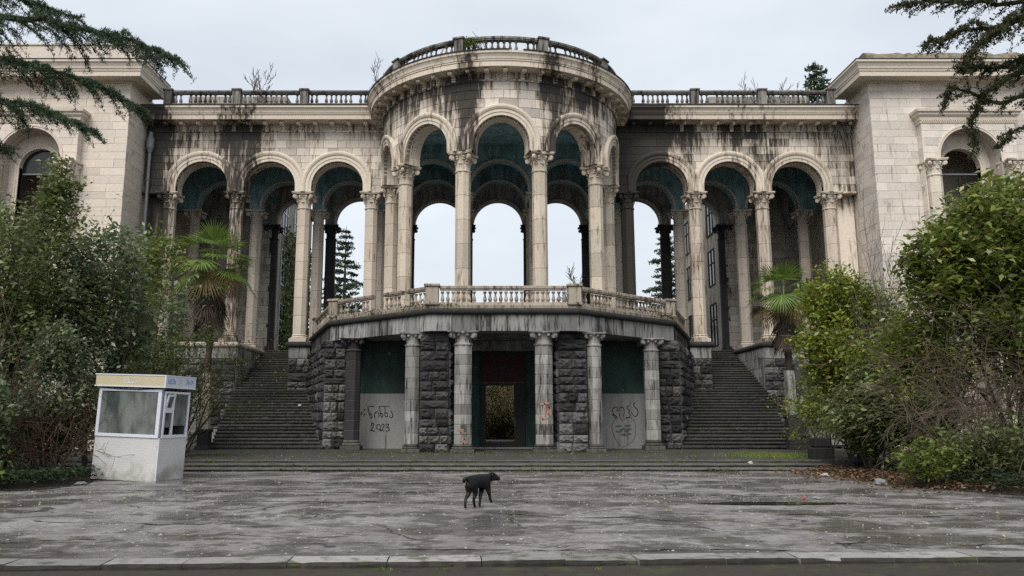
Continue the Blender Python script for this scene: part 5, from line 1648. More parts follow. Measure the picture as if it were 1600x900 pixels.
# gravel and crumbs of plaster
def crumbs(name, label, C, mat, smin, smax, seed):
    r_ = np.random.default_rng(seed)
    base = np.array([(1, 0, -.3), (-.5, .87, -.3), (-.5, -.87, -.3), (0, 0, .6)])
    n = len(C)
    s = r_.uniform(smin, smax, (n, 1, 1)) * (.4 + .6 * r_.random((n, 1, 1)))
    an = r_.uniform(0, 6.28, n)
    R_ = np.zeros((n, 3, 3))
    R_[:, 0, 0], R_[:, 0, 1], R_[:, 1, 0], R_[:, 1, 1], R_[:, 2, 2] = np.cos(an), -np.sin(an), np.sin(an), np.cos(an), .55
    V = np.einsum('nij,kj->nki', R_, base) * s * (1 + .4 * r_.normal(size=(n, 4, 1))) + np.asarray(C)[:, None, :]
    F = (np.arange(n)[:, None, None] * 4 + np.array([(0, 1, 3), (1, 2, 3), (2, 0, 3)])[None]).reshape(-1, 3)
    o = put(name, raw_mesh(name, V.reshape(-1, 3), F, mat))
    tag(o, label, 'gravel', kind='stuff')
M['crumb'] = leaf_mat('plaster crumbs', [(0.16, 0.15, 0.135), (0.30, 0.28, 0.25), (0.50, 0.48, 0.44)], .9, 0.0, .1)
M['crumb_dark'] = leaf_mat('grey chippings', [(0.07, 0.065, 0.06), (0.15, 0.14, 0.13), (0.34, 0.32, 0.30)], .9, 0.0, .1)
n = 5200
C = np.stack([nr.uniform(-13, 13, n), 9.2 + 14.5 * nr.random(n), np.full(n, .010)], 1)
crumbs('gravel', 'pale grit and plaster crumbs strewn all over the asphalt', C, M['crumb'], .007, .03, 41)
n = 1500
t_ = nr.random(n)
C = np.stack([-.2 + 6.4 * t_ + nr.normal(size=n) * .15, 15.9 - .25 * t_ + nr.normal(size=n) * .34, np.full(n, .012)], 1)
crumbs('gravel', 'band of broken gravel in the worn strip right of the dog', C, M['crumb_dark'], .006, .028, 42)
n = 900
C = np.stack([-10.5 + 4.2 * nr.random(n), 17.0 + nr.normal(size=n) * .25, np.full(n, .012)], 1)
crumbs('gravel', 'thin streak of gravel in front of the kiosk', C, M['crumb_dark'], .006, .026, 43)
n = 700
C = np.stack([nr.uniform(-13, 9, n), 25.25 + nr.random(n) * 4.8, np.full(n, .258)], 1)
crumbs('gravel', 'crumbs of stone lying on the landing', C, M['crumb'], .008, .03, 44)
# weeds: blades in tufts
def tufts(name, label, centers, mat, hmin, hmax, seed, per=14, rad=.05):
    r_ = np.random.default_rng(seed)
    C = np.repeat(np.asarray(centers, dtype=float), per, 0)
    n = len(C)
    off = r_.normal(size=(n, 3)) * np.array([rad, rad, 0])
    base = C + off
    h = r_.uniform(hmin, hmax, (n, 1))
    lean = r_.normal(size=(n, 3)) * .45 * h
    lean[:, 2] = h[:, 0]
    w = np.stack([np.cos(a_ := r_.uniform(0, 6.28, n)), np.sin(a_), np.zeros(n)], 1) * np.maximum(.006, h * .09)
    V = np.stack([base - w, base + w, base + lean * .6 + w * .6, base + lean], 1).reshape(-1, 3)
    o = put(name, raw_mesh(name, V, np.arange(4 * n).reshape(-1, 4), mat))
    tag(o, label, 'weeds', kind='stuff')
k = 300
C = np.concatenate([np.stack([nr.uniform(-13, 9.4, k), np.choose(nr.integers(0, 3, k), [23.74, 24.44, 25.16]) + nr.random(k) * .04, np.full(k, .0)], 1)])
C[:, 2] = np.where(C[:, 1] < 24, .0, np.where(C[:, 1] < 25, .085, .168))
tufts('weeds', 'tiny weeds sprouting along the low entrance steps', C, M['leaf_olive'], .03, .085, 51)
C = np.stack([nr.uniform(-7, 7.4, 260), 30.1 + nr.normal(size=260) * .12 + np.abs(nr.uniform(-1, 1, 260)) * .1, np.full(260, .25)], 1)
tufts('weeds', 'mossy grass in the joint along the portico foot', C, M['leaf_olive'], .03, .09, 52)
C = np.stack([nr.normal(size=260) * .7 + 9.3, 28.0 + nr.normal(size=260) * .8, np.full(260, .25)], 1)
tufts('grass', 'patch of green grass on the landing by the right stair', C, M['leaf_mid'], .04, .12, 53, 20, .1)
C = np.stack([nr.normal(size=60) * .7 - 10.6, 28.2 + nr.normal(size=60) * .6, np.full(60, .25)], 1)
tufts('grass', 'thin grass on the landing behind the kiosk', C, M['leaf_olive'], .04, .10, 54, 18, .1)
C = [(-1.62, 8.72, -.055), (-1.05, 8.74, -.055), (-1.0, 8.7, -.055), (.62, 8.8, -.055), (3.2, 8.95, -.055), (1.75, 8.85, -.055), (4.6, 9.0, -.055), (-1.7, 8.7, -.055), (.3, 9.33, .0), (.38, 9.36, .0)]
tufts('weeds', 'bright seedlings growing below the kerb in the foreground', C, M['leaf_bright'], .015, .04, 55, 12, .03)
C = []
for s_ in (-1, 1):
    for i in range(19):
        f_, z_ = 34.0 + i * .385, .25 + (i + 1) * (5.48 - .25) / 36
        for _ in range(9):
            x_ = 7.75 + (f_ - 34.2) * .331 + nr.random() ** 2.2 * 4.2
            C.append((s_ * x_, f_ + .30 + nr.random() * .05, z_))
tufts('weeds', 'moss and tiny weeds growing in the corners of both staircases', C, M['leaf_olive'], .02, .07, 58, 10, .04)
C = [(s_ * nr.uniform(8.2, 12.5), 34.1 + k_ * .385 + nr.random() * .2, .26 + (k_ + 1) * (5.48 - .25) / 36) for s_ in (-1, 1) for k_ in range(18) for _ in range(7)]
C = [c for c in C if 7.9 + (c[1] - 34.2) * .331 < abs(c[0]) < 12.2 + (c[1] - 34) * .2]
scatter('fallen_leaves', 'a few dry leaves lying on the stair treads', 'leaves', C, M['litter_leaf'], .07, 59, .6, 2.0)
# moss and sprigs on the terrace edge
mo = []
for (px_, py_, nn, sg_) in ((-6.7, 33.3, 60, .5), (7.0, 33.6, 150, .35), (-3.6, 30.7, 90, .6), (-2.2, 30.2, 50, .5), (-5.6, 32.4, 60, .4), (-7.4, 34.1, 30, .2)):
    for _ in range(nn):
        q = nr.normal() * sg_
        d_ = Vector((1, -.868)) if px_ < -2.5 else Vector((1, .868)) if px_ > 2.5 else Vector((1, 0))
        mo.append((px_ + q * .75 * d_.x, py_ + .12 + q * .75 * d_.y, 5.86 + abs(nr.normal()) * .05))
scatter('sprouting_weeds', 'green sprouts along the terrace ledge under the balustrade', 'weeds', mo, M['leaf_olive'], .09, 56, .5, .4)
mo = [(-1.35 + nr.normal() * .22, 34.4 + nr.normal() * .12, 18.5 + nr.random() * .45) for _ in range(520)]
scatter('roof_ivy', 'green ivy clump on the rotunda roof balustrade', 'ivy', mo, M['leaf_dark'], .09, 57, .7, .2)

# ------------------------------------------------------------------ cedar boughs reaching into the picture
def needles(P, D, nr, mat, name, parent, ln=.055, per=5, wd=.10):
    """needle tufts at twig points"""
    C = np.repeat(np.asarray(P), per, 0)
    n = len(C)
    N = nr.normal(size=(n, 3))
    N[:, 2] += .8
    N /= np.linalg.norm(N, axis=1, keepdims=True)
    S = np.cross(N, nr.normal(size=(n, 3)))
    S /= np.linalg.norm(S, axis=1, keepdims=True)
    l = ln * (.6 + .8 * nr.random((n, 1)))
    C = C + nr.normal(size=(n, 3)) * .012
    V = np.stack([C, C + N * l * .5 + S * l * wd, C + N * l, C + N * l * .5 - S * l * wd], 1).reshape(-1, 3)
    return put(name, raw_mesh(name, V, np.arange(4 * n).reshape(-1, 4), mat), parent)

def bough(mb, pts, r0, rng, P, side=1.1, step=.10, droop=.25, flat=.25, sub=True, start=.15, dens=.03):
    """main limb through pts with flat sprays of side twigs, twig points collected for the needles"""
    pts = [Vector(p) for p in pts]
    fine = []
    for i in range(len(pts) - 1):
        for j in range(6):
            fine.append(pts[i].lerp(pts[i + 1], j / 6) + Vector((rng.uniform(-.03, .03), rng.uniform(-.03, .03), rng.uniform(-.03, .03))))
    fine.append(pts[-1])
    n = len(fine)
    mb.tube(fine, [max(.006, r0 * (1 - i / n) ** .8) for i in range(n)], 6)
    tot = sum((a - b).length for a, b in zip(fine, fine[1:]))
    s = tot * start
    while s < tot:
        t = s / tot * (n - 1)
        i = min(n - 2, int(t))
        p = fine[i].lerp(fine[i + 1], t - i)
        d = (fine[i + 1] - fine[i]).normalized()
        for sg in (-1, 1):
            sv = d.cross(Vector((0, 0, 1))).normalized() * sg
            L_ = side * (1 - .75 * s / tot) * rng.uniform(.5, 1.15)
            v = (d * .75 + sv * rng.uniform(.45, 1.0) + Vector((0, 0, rng.uniform(-flat, flat)))).normalized()
            q = p.copy()
            tp = [q.copy()]
            m = max(3, int(L_ / .10))
            for k in range(m):
                v = (v + Vector((rng.uniform(-.12, .12), rng.uniform(-.12, .12), -droop * .18 + rng.uniform(-.06, .06)))).normalized()
                q = q + v * L_ / m
                tp.append(q.copy())
                for e in range(int(L_ / m / dens) + 1):
                    P.append(tuple(tp[-2].lerp(q, rng.random())))
                if sub and k > 0 and rng.random() < .75:
                    v2 = (v + Vector((rng.uniform(-.9, .9), rng.uniform(-.9, .9), rng.uniform(-.5, .15)))).normalized()
                    e2 = q + v2 * rng.uniform(.08, .28) * min(1, L_ * 1.5)
                    mb.tube([q, e2], [.004, .0025], 3)
                    for e in range(int((e2 - q).length / dens) + 1):
                        P.append(tuple(q.lerp(e2, rng.random())))
            mb.tube(tp, [max(.003, .011 * (1 - k / len(tp))) for k in range(len(tp))], 3)
        s += step * rng.uniform(.7, 1.3)
    for i in range(n // 3, n):
        for _ in range(4):
            P.append(tuple(fine[i] + Vector((rng.uniform(-.05, .05), rng.uniform(-.05, .05), rng.uniform(-.04, .04)))))

rngc = random.Random(91)
nrc = np.random.default_rng(91)
ced = thing('cedar_tree', 'dark green cedar reaching its flat boughs across the upper left sky', 'tree', (-15.2, 15.0, 0))
tb = MB()
tb.tube([(-15.2, 15, -.1), (-15.1, 15, 5), (-15.25, 15.1, 10), (-15.2, 15, 17)], [.42, .34, .25, .1], 9)
tb.build('trunk', M['bark'], ced)
cb, P = MB(), []
for pts, r0, sd_, st in (
        ([(-15.2, 15, 9.6), (-11.5, 14.3, 9.35), (-9.0, 14.0, 9.0), (-7.3, 13.9, 8.55), (-6.35, 13.9, 8.12)], .09, 1.25, .10),
        ([(-15.2, 15, 9.0), (-11.5, 14.6, 8.75), (-9.6, 14.4, 8.35), (-8.1, 14.3, 7.85), (-7.15, 14.3, 7.3)], .08, 1.15, .10),
        ([(-15.2, 15, 7.9), (-11.8, 14.0, 7.6), (-9.8, 13.8, 7.38), (-8.6, 13.8, 7.1), (-7.75, 13.8, 6.68)], .075, 1.0, .10),
        ([(-15.2, 15, 10.4), (-12, 14.6, 10.2), (-10.0, 14.5, 9.75), (-8.6, 14.5, 9.3)], .08, 1.0, .11),
        ([(-15.2, 15, 7.6), (-12.2, 14.4, 7.1), (-10.4, 14.3, 6.9), (-9.6, 14.3, 6.55)], .06, .9, .13)):
    bough(cb, pts, r0, rngc, P, sd_ * 1.15, st, droop=.6, start=.3, dens=.036)
cb.build('boughs', M['bark_moss'], ced)
needles(P, None, nrc, M['needle'], 'crown', ced, .062, 4, .10)

con = thing('mossy_conifer', 'dark mossy conifer hanging crooked branches over the upper right corner', 'tree', (15.4, 15.0, 0))
tb = MB()
tb.tube([(15.4, 15, -.1), (15.3, 15, 5), (15.4, 15.1, 10), (15.3, 15, 16)], [.42, .34, .25, .1], 9)
tb.build('trunk', M['bark_moss'], con)
cb, P = MB(), []
for pts, r0, sd_, st in (
        ([(15.4, 15, 8.3), (11.5, 14.4, 8.25), (9.6, 14.0, 8.05), (8.7, 14.0, 7.55), (8.45, 14, 7.0), (8.4, 14, 6.35)], .085, .55, .20),
        ([(15.4, 15, 8.0), (11.6, 14.3, 7.75), (10.0, 14.1, 7.6), (9.0, 14.0, 7.35), (8.1, 14.0, 7.65), (7.95, 14, 7.3)], .07, .6, .20),
        ([(15.4, 15, 9.4), (11.5, 14.0, 9.2), (9.4, 13.9, 8.9), (8.3, 13.9, 8.7), (7.65, 13.9, 8.45)], .07, .9, .12),
        ([(15.4, 15, 10.2), (11.5, 14.5, 9.9), (9.4, 14.3, 9.5), (8.2, 14.2, 9.5), (7.35, 14.2, 9.42)], .07, .8, .13),
        ([(15.4, 15, 9.0), (12, 14.6, 8.9), (10.2, 14.4, 8.55), (9.2, 14.4, 8.2), (8.6, 14.4, 8.25)], .06, .9, .12),
        ([(15.4, 15, 10.9), (12, 14.3, 10.5), (10.0, 14.2, 10.1), (8.7, 14.2, 9.75)], .06, .9, .12),
        ([(15.4, 15, 9.7), (12, 13.6, 9.5), (10.1, 13.4, 9.1), (9.0, 13.4, 8.7), (8.2, 13.4, 8.1), (8.0, 13.4, 7.75)], .06, .8, .12),
        ([(15.4, 15, 8.6), (12, 13.4, 8.4), (10.3, 13.2, 8.0), (9.3, 13.2, 7.5), (8.9, 13.2, 7.0)], .06, .7, .14),
        ([(15.4, 15, 7.4), (12, 14.2, 7.2), (10.3, 14.0, 7.1), (9.2, 14.0, 6.8), (8.9, 14, 6.5)], .05, .5, .22)):
    bough(cb, pts, r0, rngc, P, sd_, st, droop=.7, flat=.5, start=.2, dens=.034)
cb.build('boughs', M['bark_moss'], con)
needles(P, None, nrc, M['needle_moss'], 'crown', con, .06, 3, .16)

# ------------------------------------------------------------------ fan palms
def fan_leaf(Vs, Fs, base, d, pet, rad, rng, nseg=20, arc=2.0, fold=.5, tilt=0.0):
    d = d.normalized()
    side = d.cross(Vector((0, 0, 1)))
    if side.length < .1:
        side = Vector((1, 0, 0))
    side.normalize()
    up = side.cross(d).normalized()
    hub = base + d * pet
    w = .014
    k = len(Vs)
    Vs += [base - side * w, base + side * w, hub + side * w * .7, hub - side * w * .7]
    Fs.append((k, k + 1, k + 2, k + 3))
    d, up = (d * cos(tilt) - up * sin(tilt)), (up * cos(tilt) + d * sin(tilt))
    for i in range(nseg):
        a = -arc + 2 * arc * (i + .5) / nseg
        v = (d * cos(a) + side * sin(a))
        L_ = rad * (.72 + .28 * cos(a * .55)) * rng.uniform(.92, 1.05)
        s2 = (v.cross(up)).normalized() * rad * .5 * (2 * arc / nseg)
        tip = hub + v * L_ - Vector((0, 0, 1)) * L_ * .13 * rng.uniform(.3, 1.5) - up * abs(sin(a)) * .08
        mid = hub + v * L_ * .5 + up * (.03 if i % 2 else -.02)
        k = len(Vs)
        Vs += [hub, mid - s2 * .55, tip, mid + s2 * .55]
        Fs.append((k, k + 1, k + 2, k + 3))

def palm(x, y, zc, label, seed, scale=1.0):
    rng = random.Random(seed)
    t = thing('fan_palm', label, 'palm', (x, y, 0), group='fan palms beside the staircases')
    mb = MB()
    n = 26
    mb.tube([(x + .06 * sin(i * .5), y, -.1 + (zc + .1) * i / n) for i in range(n + 1)], [(.13 + .03 * (i % 2)) * (1.15 if i > n * .6 else 1) for i in range(n + 1)], 9)
    mb.build('trunk', M['palm_trunk'], t)
    c = Vector((x, y, zc))
    green, old, dead = ([], []), ([], []), ([], [])
    for i in range(28):
        el = radians(82 - 112 * (i / 27) ** .8 + rng.uniform(-8, 8))
        az = i * 2.4 + rng.uniform(-.3, .3)
        d = Vector((cos(az) * cos(el), sin(az) * cos(el), sin(el)))
        tgt = green if i < 22 else old
        fan_leaf(*tgt, c + Vector((0, 0, rng.uniform(-.15, .15))), d, rng.uniform(.7, 1.05) * scale, rng.uniform(.72, .92) * scale, rng, 26, rng.uniform(1.35, 1.75), tilt=rng.uniform(.35, .95) * cos(el))
    for i in range(34):
        az = i * 2.4
        d = Vector((cos(az) * .42, sin(az) * .42, -1)).normalized()
        fan_leaf(*dead, c + Vector((0, 0, -.2 - rng.random() * 1.2)), d, rng.uniform(.5, .8) * scale, rng.uniform(.5, .8) * scale, rng, 12, .7)
    for nm, (Vs, Fs), m in (('crown', green, 'palm_leaf'), ('withered_fronds', old, 'palm_old'), ('dead_skirt', dead, 'palm_dead')):
        put(nm, raw_mesh(nm, [tuple(v) for v in Vs], Fs, M[m]), t)
palm(-13.35, 36.0, 8.35, 'fan palm with bright crown standing against the left gallery', 1, 1.4)
palm(13.0, 36.0, 6.95, 'fan palm half hidden behind the yellow green bush at the right stair', 6, 1.2)

# ------------------------------------------------------------------ trees far behind and saplings on the roof
def far_conifer(x, y, top, z0, label, seed, spread=.16):
    rng = random.Random(seed)
    nrf = np.random.default_rng(seed)
    t = thing('far_conifer', label, 'tree', (x, y, 0), group='conifers standing behind the palace')
    mb, P = MB(), []
    mb.tube([(x, y, -.1), (x, y, top * .6), (x, y, top)], [.35, .2, .03], 6)
    mb.build('trunk', M['bark'], t)
    bb = MB()
    z = z0
    while z < top - .2:
        f = (top - z)
        L_ = min(spread * f * 2.0 + .5, 5.5) * rng.uniform(.75, 1.15)
        for k in range(5):
            a = rng.random() * 6.28
            d = Vector((cos(a), sin(a), .15))
            p0 = Vector((x, y, z))
            e = p0 + d * L_ + Vector((0, 0, -.12 * L_))
            m_ = p0.lerp(e, .55) + Vector((0, 0, .08 * L_))
            bb.tube([p0, m_, e], [.05, .03, .01], 3)
            for j in range(int(L_ * 26)):
                u = .15 + .85 * rng.random()
                q = p0.lerp(m_, u / .55) if u < .55 else m_.lerp(e, (u - .55) / .45)
                w = .42 * (1 - u * .5)
                P.append((q.x + rng.uniform(-w, w), q.y + rng.uniform(-w, w), q.z - abs(rng.gauss(0, .10))))
        z += .62 + .12 * rng.random()
    bb.build('branches', M['bark'], t)
    needles(P, None, nrf, M['needle'], 'crown', t, .28, 2, .22)
far_conifer(-16.9, 88, 23.2, 13, 'dark conifer seen through the arch left of the rotunda', 1)
far_conifer(19.6, 88, 22.6, 13, 'dark conifer seen through the arch right of the rotunda', 2)
far_conifer(26.6, 62, 31.0, 20, 'slim conifer top showing above the right gallery roof', 3, .12)

def bare_tree(x, y, z0, h, label, seed, group, r0=.05, kids=4, lev=3, spread=.2, stems=2, cat='tree', mat='twig_grey', rmin=.013):
    rng = random.Random(seed)
    t = thing('bare_tree' if h > 8 else 'roof_sapling', label, cat, (x, y, z0), group=group)
    mb, tips = MB(), []
    for i in range(stems):
        d = Vector((rng.uniform(-spread, spread), rng.uniform(-spread, spread), 1)).normalized()
        grow(mb, Vector((x, y, z0 - .05)), d, h * .62, r0, lev, rng, tips, kids, .14, .14, .5, .65, rmin=rmin)
    mb.build('branches', M[mat], t)
RS = 'leafless saplings rooted on the palace roof'
bare_tree(-14.2, 44.0, 18.06, 4.0, 'widest leafless sapling on the left gallery roof', 1, RS, .04, 5, stems=2)
bare_tree(-17.2, 44.0, 18.06, 2.6, 'small bare shoot on the roof near the left pavilion', 2, RS, .02, 3, 2, stems=2)
bare_tree(-3.0, 42.5, 18.06, 5.2, 'bare sapling left of centre on the rotunda roof', 3, RS, .04, 3, 3, .12)
bare_tree(.1, 42.5, 18.06, 5.3, 'bare sapling with forked top at the middle of the rotunda roof', 4, RS, .04, 4, 3, .15)
bare_tree(-6.6, 43.5, 18.06, 4.6, 'pale bare sapling beside the rotunda cornice on the left', 5, RS, .03, 5, 3, .25, 2)
bare_tree(15.0, 46.0, 18.06, 5.0, 'upright bare sapling over the middle of the right gallery', 6, RS, .03, 3, 3, .12)
bare_tree(17.0, 46.0, 18.06, 3.8, 'bushy bare sapling left of the slim conifer on the right roof', 7, RS, .03, 5, 3, .3, 2)
bare_tree(18.4, 46.5, 18.06, 4.2, 'thin bare sapling nearest the right pavilion roof', 8, RS, .03, 4, 3, .2, 2)
BT = 'bare trees behind the palace'
bare_tree(-8.2, 80, 0, 15.6, 'bare tree crown low in the left rotunda arch', 11, BT, .25, 5, 4, .1, rmin=.03)
bare_tree(8.0, 80, 0, 16.6, 'bare tree crown low in the right rotunda arch', 12, BT, .25, 5, 4, .1, rmin=.03)
bare_tree(11.0, 84, 0, 16.4, 'second bare tree crown beside the right rotunda columns', 13, BT, .25, 5, 4, .1, rmin=.03)
# bank of shrubs beyond the passage
shrub('garden_shrub', 'brown and green shrubs seen through the open doorway', 'shrub', .3, 55.5, 0, 8, 2.2, 2, M['litter_pale'], M['twig_brown'], .12, 5, .3, 61, None, .6, 4, r0=.04, extra=blobs(blob(.3, 56, .9, 3.2, .6, 1.2, 5200, .2), blob(-.6, 55.2, 3.5, .8, .4, .5, 500, .2)))
shrub('garden_bramble', 'brown brambles rising behind the doorway shrubs', 'shrub', .2, 57, 0, 26, 3.2, 2, M['litter_pale'], M['twig_brown'], .10, 3, .2, 62, None, .5, 5, r0=.03, base_r=2.6, extra=blob(.3, 57.4, 3.6, 3.4, .5, 2.4, 6500, .1))
bk = MB()
vs = []
for i in range(25):
    for j in range(9):
        x_, y_ = -24 + 2 * i, 58.2 + 1.6 * j
        vs.append((x_, y_, -.12 + .62 * j + .35 * noise.noise(Vector((x_ * .4, y_ * .4, 1)))))
bk.add(vs, [(i * 9 + j, (i + 1) * 9 + j, (i + 1) * 9 + j + 1, i * 9 + j + 1) for i in range(24) for j in range(8)])
tag(bk.build('hillside', M['soil']), 'leaf covered earth bank behind the palace', 'bank', kind='structure')
C = np.stack([nr.uniform(-4, 5, 9000), 58.2 + nr.random(9000) * 9, np.zeros(9000)], 1)
C[:, 2] = .1 + (C[:, 1] - 58.2) * .39 + nr.random(9000) * .35
scatter('fallen_leaves', 'brown leaves and creepers covering the bank behind the doorway', 'leaves', C, M['litter_pale'], .2, 66, .6, .8)
# ivy on the left rear wing
C = np.stack([np.full(5200, -14.5) + np.abs(nr.normal(size=5200)) * .14, 52.5 + nr.random(5200) * 9, 5 + nr.random(5200) ** 1.6 * 9.5], 1)
scatter('wall_ivy', 'ivy climbing the rear wing seen through the left arches', 'ivy', C, M['leaf_dark'], .22, 63, .8, .1)
# dry roots hanging at the right end of the gallery cornice
rt = MB()
rg = random.Random(5)
for i in range(70):
    x, z = 18.45 + rg.gauss(0, .16), 17.35 + rg.uniform(-.1, .12)
    pts = [Vector((x, 41.1 + rg.uniform(-.2, .05), z))]
    v = Vector((rg.gauss(0, .5), rg.uniform(-.4, .1), rg.uniform(-.6, .5)))
    for k in range(7):
        v += Vector((-(pts[-1].x - 18.5) * .25 + rg.gauss(0, .12), 0, -.22))
        pts.append(pts[-1] + v * .24)
        pts[-1].y = min(pts[-1].y, 41.2)
    rt.tube(pts, [.012, .011, .01, .009, .008, .007, .006, .005], 3)
tag(rt.build('hanging_roots', M['twig_grey']), 'dry tangle of roots hanging below the gallery cornice by the right pavilion', 'roots')

# ------------------------------------------------------------------ the ticket kiosk
def siding():
    m, nt, b = new_mat('ribbed white kiosk panel')
    tc = nt.nodes.new('ShaderNodeTexCoord').outputs['Object']
    z = nd(nt, 'ShaderNodeSeparateXYZ', {0: tc}).outputs[2]
    P = wpos(nt)
    rib = mth(nt, 'FRACT', mth(nt, 'MULTIPLY', z, 17.0))
    groove = sstep(nt, mth(nt, 'ABSOLUTE', mth(nt, 'SUBTRACT', rib, 0.5)), 0.40, 0.49)
    n = noi(nt, P, 3.0, 5, 0.6)
    n2 = noi(nt, P, 1.6, 5, 0.65, (1, 1, 1), (3, 3, 3))
    c = mixc(nt, n, (0.54, 0.53, 0.515), (0.66, 0.65, 0.635))
    c = mixc(nt, mth(nt, 'MULTIPLY', groove, 0.22), c, (0.25, 0.24, 0.22))
    low = mth(nt, 'MULTIPLY', sstep(nt, z, 0.75, 0.05), sstep(nt, n2, 0.36, 0.66))
    c = mixc(nt, mth(nt, 'MULTIPLY', low, 0.75), c, (0.17, 0.16, 0.11))
    c = mixc(nt, mth(nt, 'MULTIPLY', sstep(nt, noi(nt, P, 9, 4), 0.66, 0.72), 0.6), c, (0.16, 0.14, 0.12))
    finish(nt, b, c, 0.55, mth(nt, 'MULTIPLY', groove, -1.0), 0.15, 0.01)
    return m
def kiosk_glass():
    m, nt, b = new_mat('dirty kiosk glass')
    P = wpos(nt)
    n = noi(nt, P, 2.2, 5, 0.6, (1, 1, 0.35))
    c = mixc(nt, sstep(nt, n, 0.35, 0.65), (0.075, 0.095, 0.09), (0.25, 0.275, 0.26))
    finish(nt, b, c, 0.05, None, spec=0.8)
    tr = nt.nodes.new('ShaderNodeBsdfTransparent')
    mx = nd(nt, 'ShaderNodeMixShader', {0: mth(nt, 'ADD', 0.48, mth(nt, 'MULTIPLY', n, 0.5)), 1: tr.outputs[0], 2: b.outputs[0]})
    nt.links.new(mx.outputs[0], nt.nodes['Material Output'].inputs['Surface'])
    return m
M['siding'] = siding()
M['kiosk_glass'] = kiosk_glass()
M['kiosk_yellow'] = plain('faded yellow panel', (0.54, 0.475, 0.315), 0.5, 0.4, 0.12)
M['kiosk_pale'] = plain('pale blue white panel', (0.56, 0.60, 0.66), 0.45, 0.4, 0.08)
M['white_paint'] = plain('white letters', (0.62, 0.60, 0.55), 0.6)
M['blue_paint'] = plain('faded blue letters', (0.20, 0.36, 0.60), 0.6)
M['pink_paint'] = plain('faded pink mark', (0.60, 0.46, 0.47), 0.6)
M['curtain'] = plain('grey curtain', (0.22, 0.235, 0.225), 0.9, 0.1, 0.3)
M['interior'] = plain('kiosk interior', (0.10, 0.10, 0.095), 0.9, 0.1)

ki = bpy.data.objects.new('ticket_kiosk', None)
coll.objects.link(ki)
ki.location = (-9.68, 20.22, -.02)
ki.rotation_euler = (0, radians(1.9), radians(-11.5))
tag(ki, 'tilted white ticket kiosk with yellow fascia and dirty windows at the left bushes', 'kiosk')
KW, KD = 1.82, 1.18
x0, x1 = -KW / 2, KW / 2
mb = MB()
mb.box(x0, x1, 0, .05, .03, 1.09)
mb.box(x1 - .05, x1, .051, KD, .03, 1.09)
mb.box(x0, x0 + .05, .051, KD, .03, 2.32)
mb.box(x0 + .051, x1 - .051, KD - .05, KD, .03, 2.32)
mb.build('wall_panel', M['siding'], ki)
mb = MB()
mb.box(x0 - .01, x1 + .01, -.01, KD + .01, 0, .029)
mb.box(x0 + .05, x1 - .05, .06, KD - .06, .03, .06)
mb.build('floor_frame', M['black_iron'], ki)
MB().box(x1 - .008, x1 + .008, -.008, .01, .03, 1.09).build('corner_trim', M['pvc'], ki)
fr = MB()
for a, b, c_, d_ in ((x0, x1 - .03, 1.092, 1.17), (x0, x1 - .03, 2.23, 2.30), (x0, x0 + .085, 1.17, 2.23), (x1 - .13, x1 - .03, 1.17, 2.23)):
    fr.box(a, b, -.03, .03, c_, d_, c=.006)
fw_ = fr.build('front_window', M['pvc'], ki)
MB().box(x0 + .08, x1 - .12, -.005, .003, 1.165, 2.235).build('pane', M['kiosk_glass'], fw_)
fr = MB()
S0, S1, SM = .05, KD - .02, .42
for a, b, c_, d_ in ((S0, S1, 1.092, 1.17), (S0, S1, 2.20, 2.26), (S0, S0 + .07, 1.17, 2.20), (S1 - .07, S1, 1.17, 2.20), (SM, SM + .065, 1.17, 2.20), (S0 + .07, SM, 1.72, 1.79)):
    fr.box(x1 - .03, x1 + .025, a, b, c_, d_, c=.006)
sw = fr.build('side_window', M['pvc'], ki)
MB().box(x1 - .006, x1 + .002, S0 + .06, SM + .01, 1.36, 1.725).build('pane', M['kiosk_glass'], sw)
MB().box(x1 - .006, x1 + .002, SM + .06, S1 - .06, 1.40, 2.205).build('pane', M['kiosk_glass'], sw)
hp = MB()
mx = Matrix.Translation((x1 - .01, S0 + .07, 1.80)) @ Matrix.Rotation(radians(12), 4, 'Y')
for a, b, c_, d_ in ((.0, SM - S0 - .07, 0, .05), (.0, SM - S0 - .07, .34, .39), (0, .05, .05, .34), (SM - S0 - .12, SM - S0 - .07, .05, .34)):
    hp.box(-.015, .02, a, b, c_, d_, mx)
ho = hp.build('hopper_sash', M['pvc'], ki)
MB().box(0, .006, .04, SM - S0 - .11, .045, .345, mx).build('pane', M['kiosk_glass'], ho)
mb = MB()
mb.tube([(x0 + .1, -.045, 2.305), (-.3, -.05, 2.285), (.2, -.05, 2.28), (x1 - .15, -.045, 2.31)], .009, 5)
mb.build('cable', M['black_iron'], ki)
# corner posts, fascia and roof
mb = MB()
mb.box(x0, x0 + .05, 0, .05, 1.09, 2.33)
mb.box(x1 - .045, x1 - .002, .0, .045, 1.09, 2.33)
mb.box(x1 - .05, x1, KD - .05, KD, 1.09, 2.33)
mb.build('corner_posts', M['pipe'], ki)
F0, F1 = 2.34, 2.66
e = .07
mb = MB()
mb.box(x0 - e, x1 + e, -e, KD + e, 2.60, 2.64)
mb.box(x0 - e, x1 + e, -e, KD + e, 2.335, 2.36)
ro = mb.build('roof', M['pipe'], ki)
MB().box(x0 - e, x1 + e - .004, -e - .02, -e, F0 + .03, F1 - .028).build('front_fascia', M['kiosk_yellow'], ro)
MB().box(x1 + e, x1 + e + .02, -e - .015, KD + e, F0 + .03, F1 - .028).build('side_fascia', M['kiosk_pale'], ro)
MB().box(x0 - e - .02, x0 - e, -e, KD + e, F0 + .03, F1 - .028).build('side_fascia', M['kiosk_pale'], ro)
tr_ = MB()
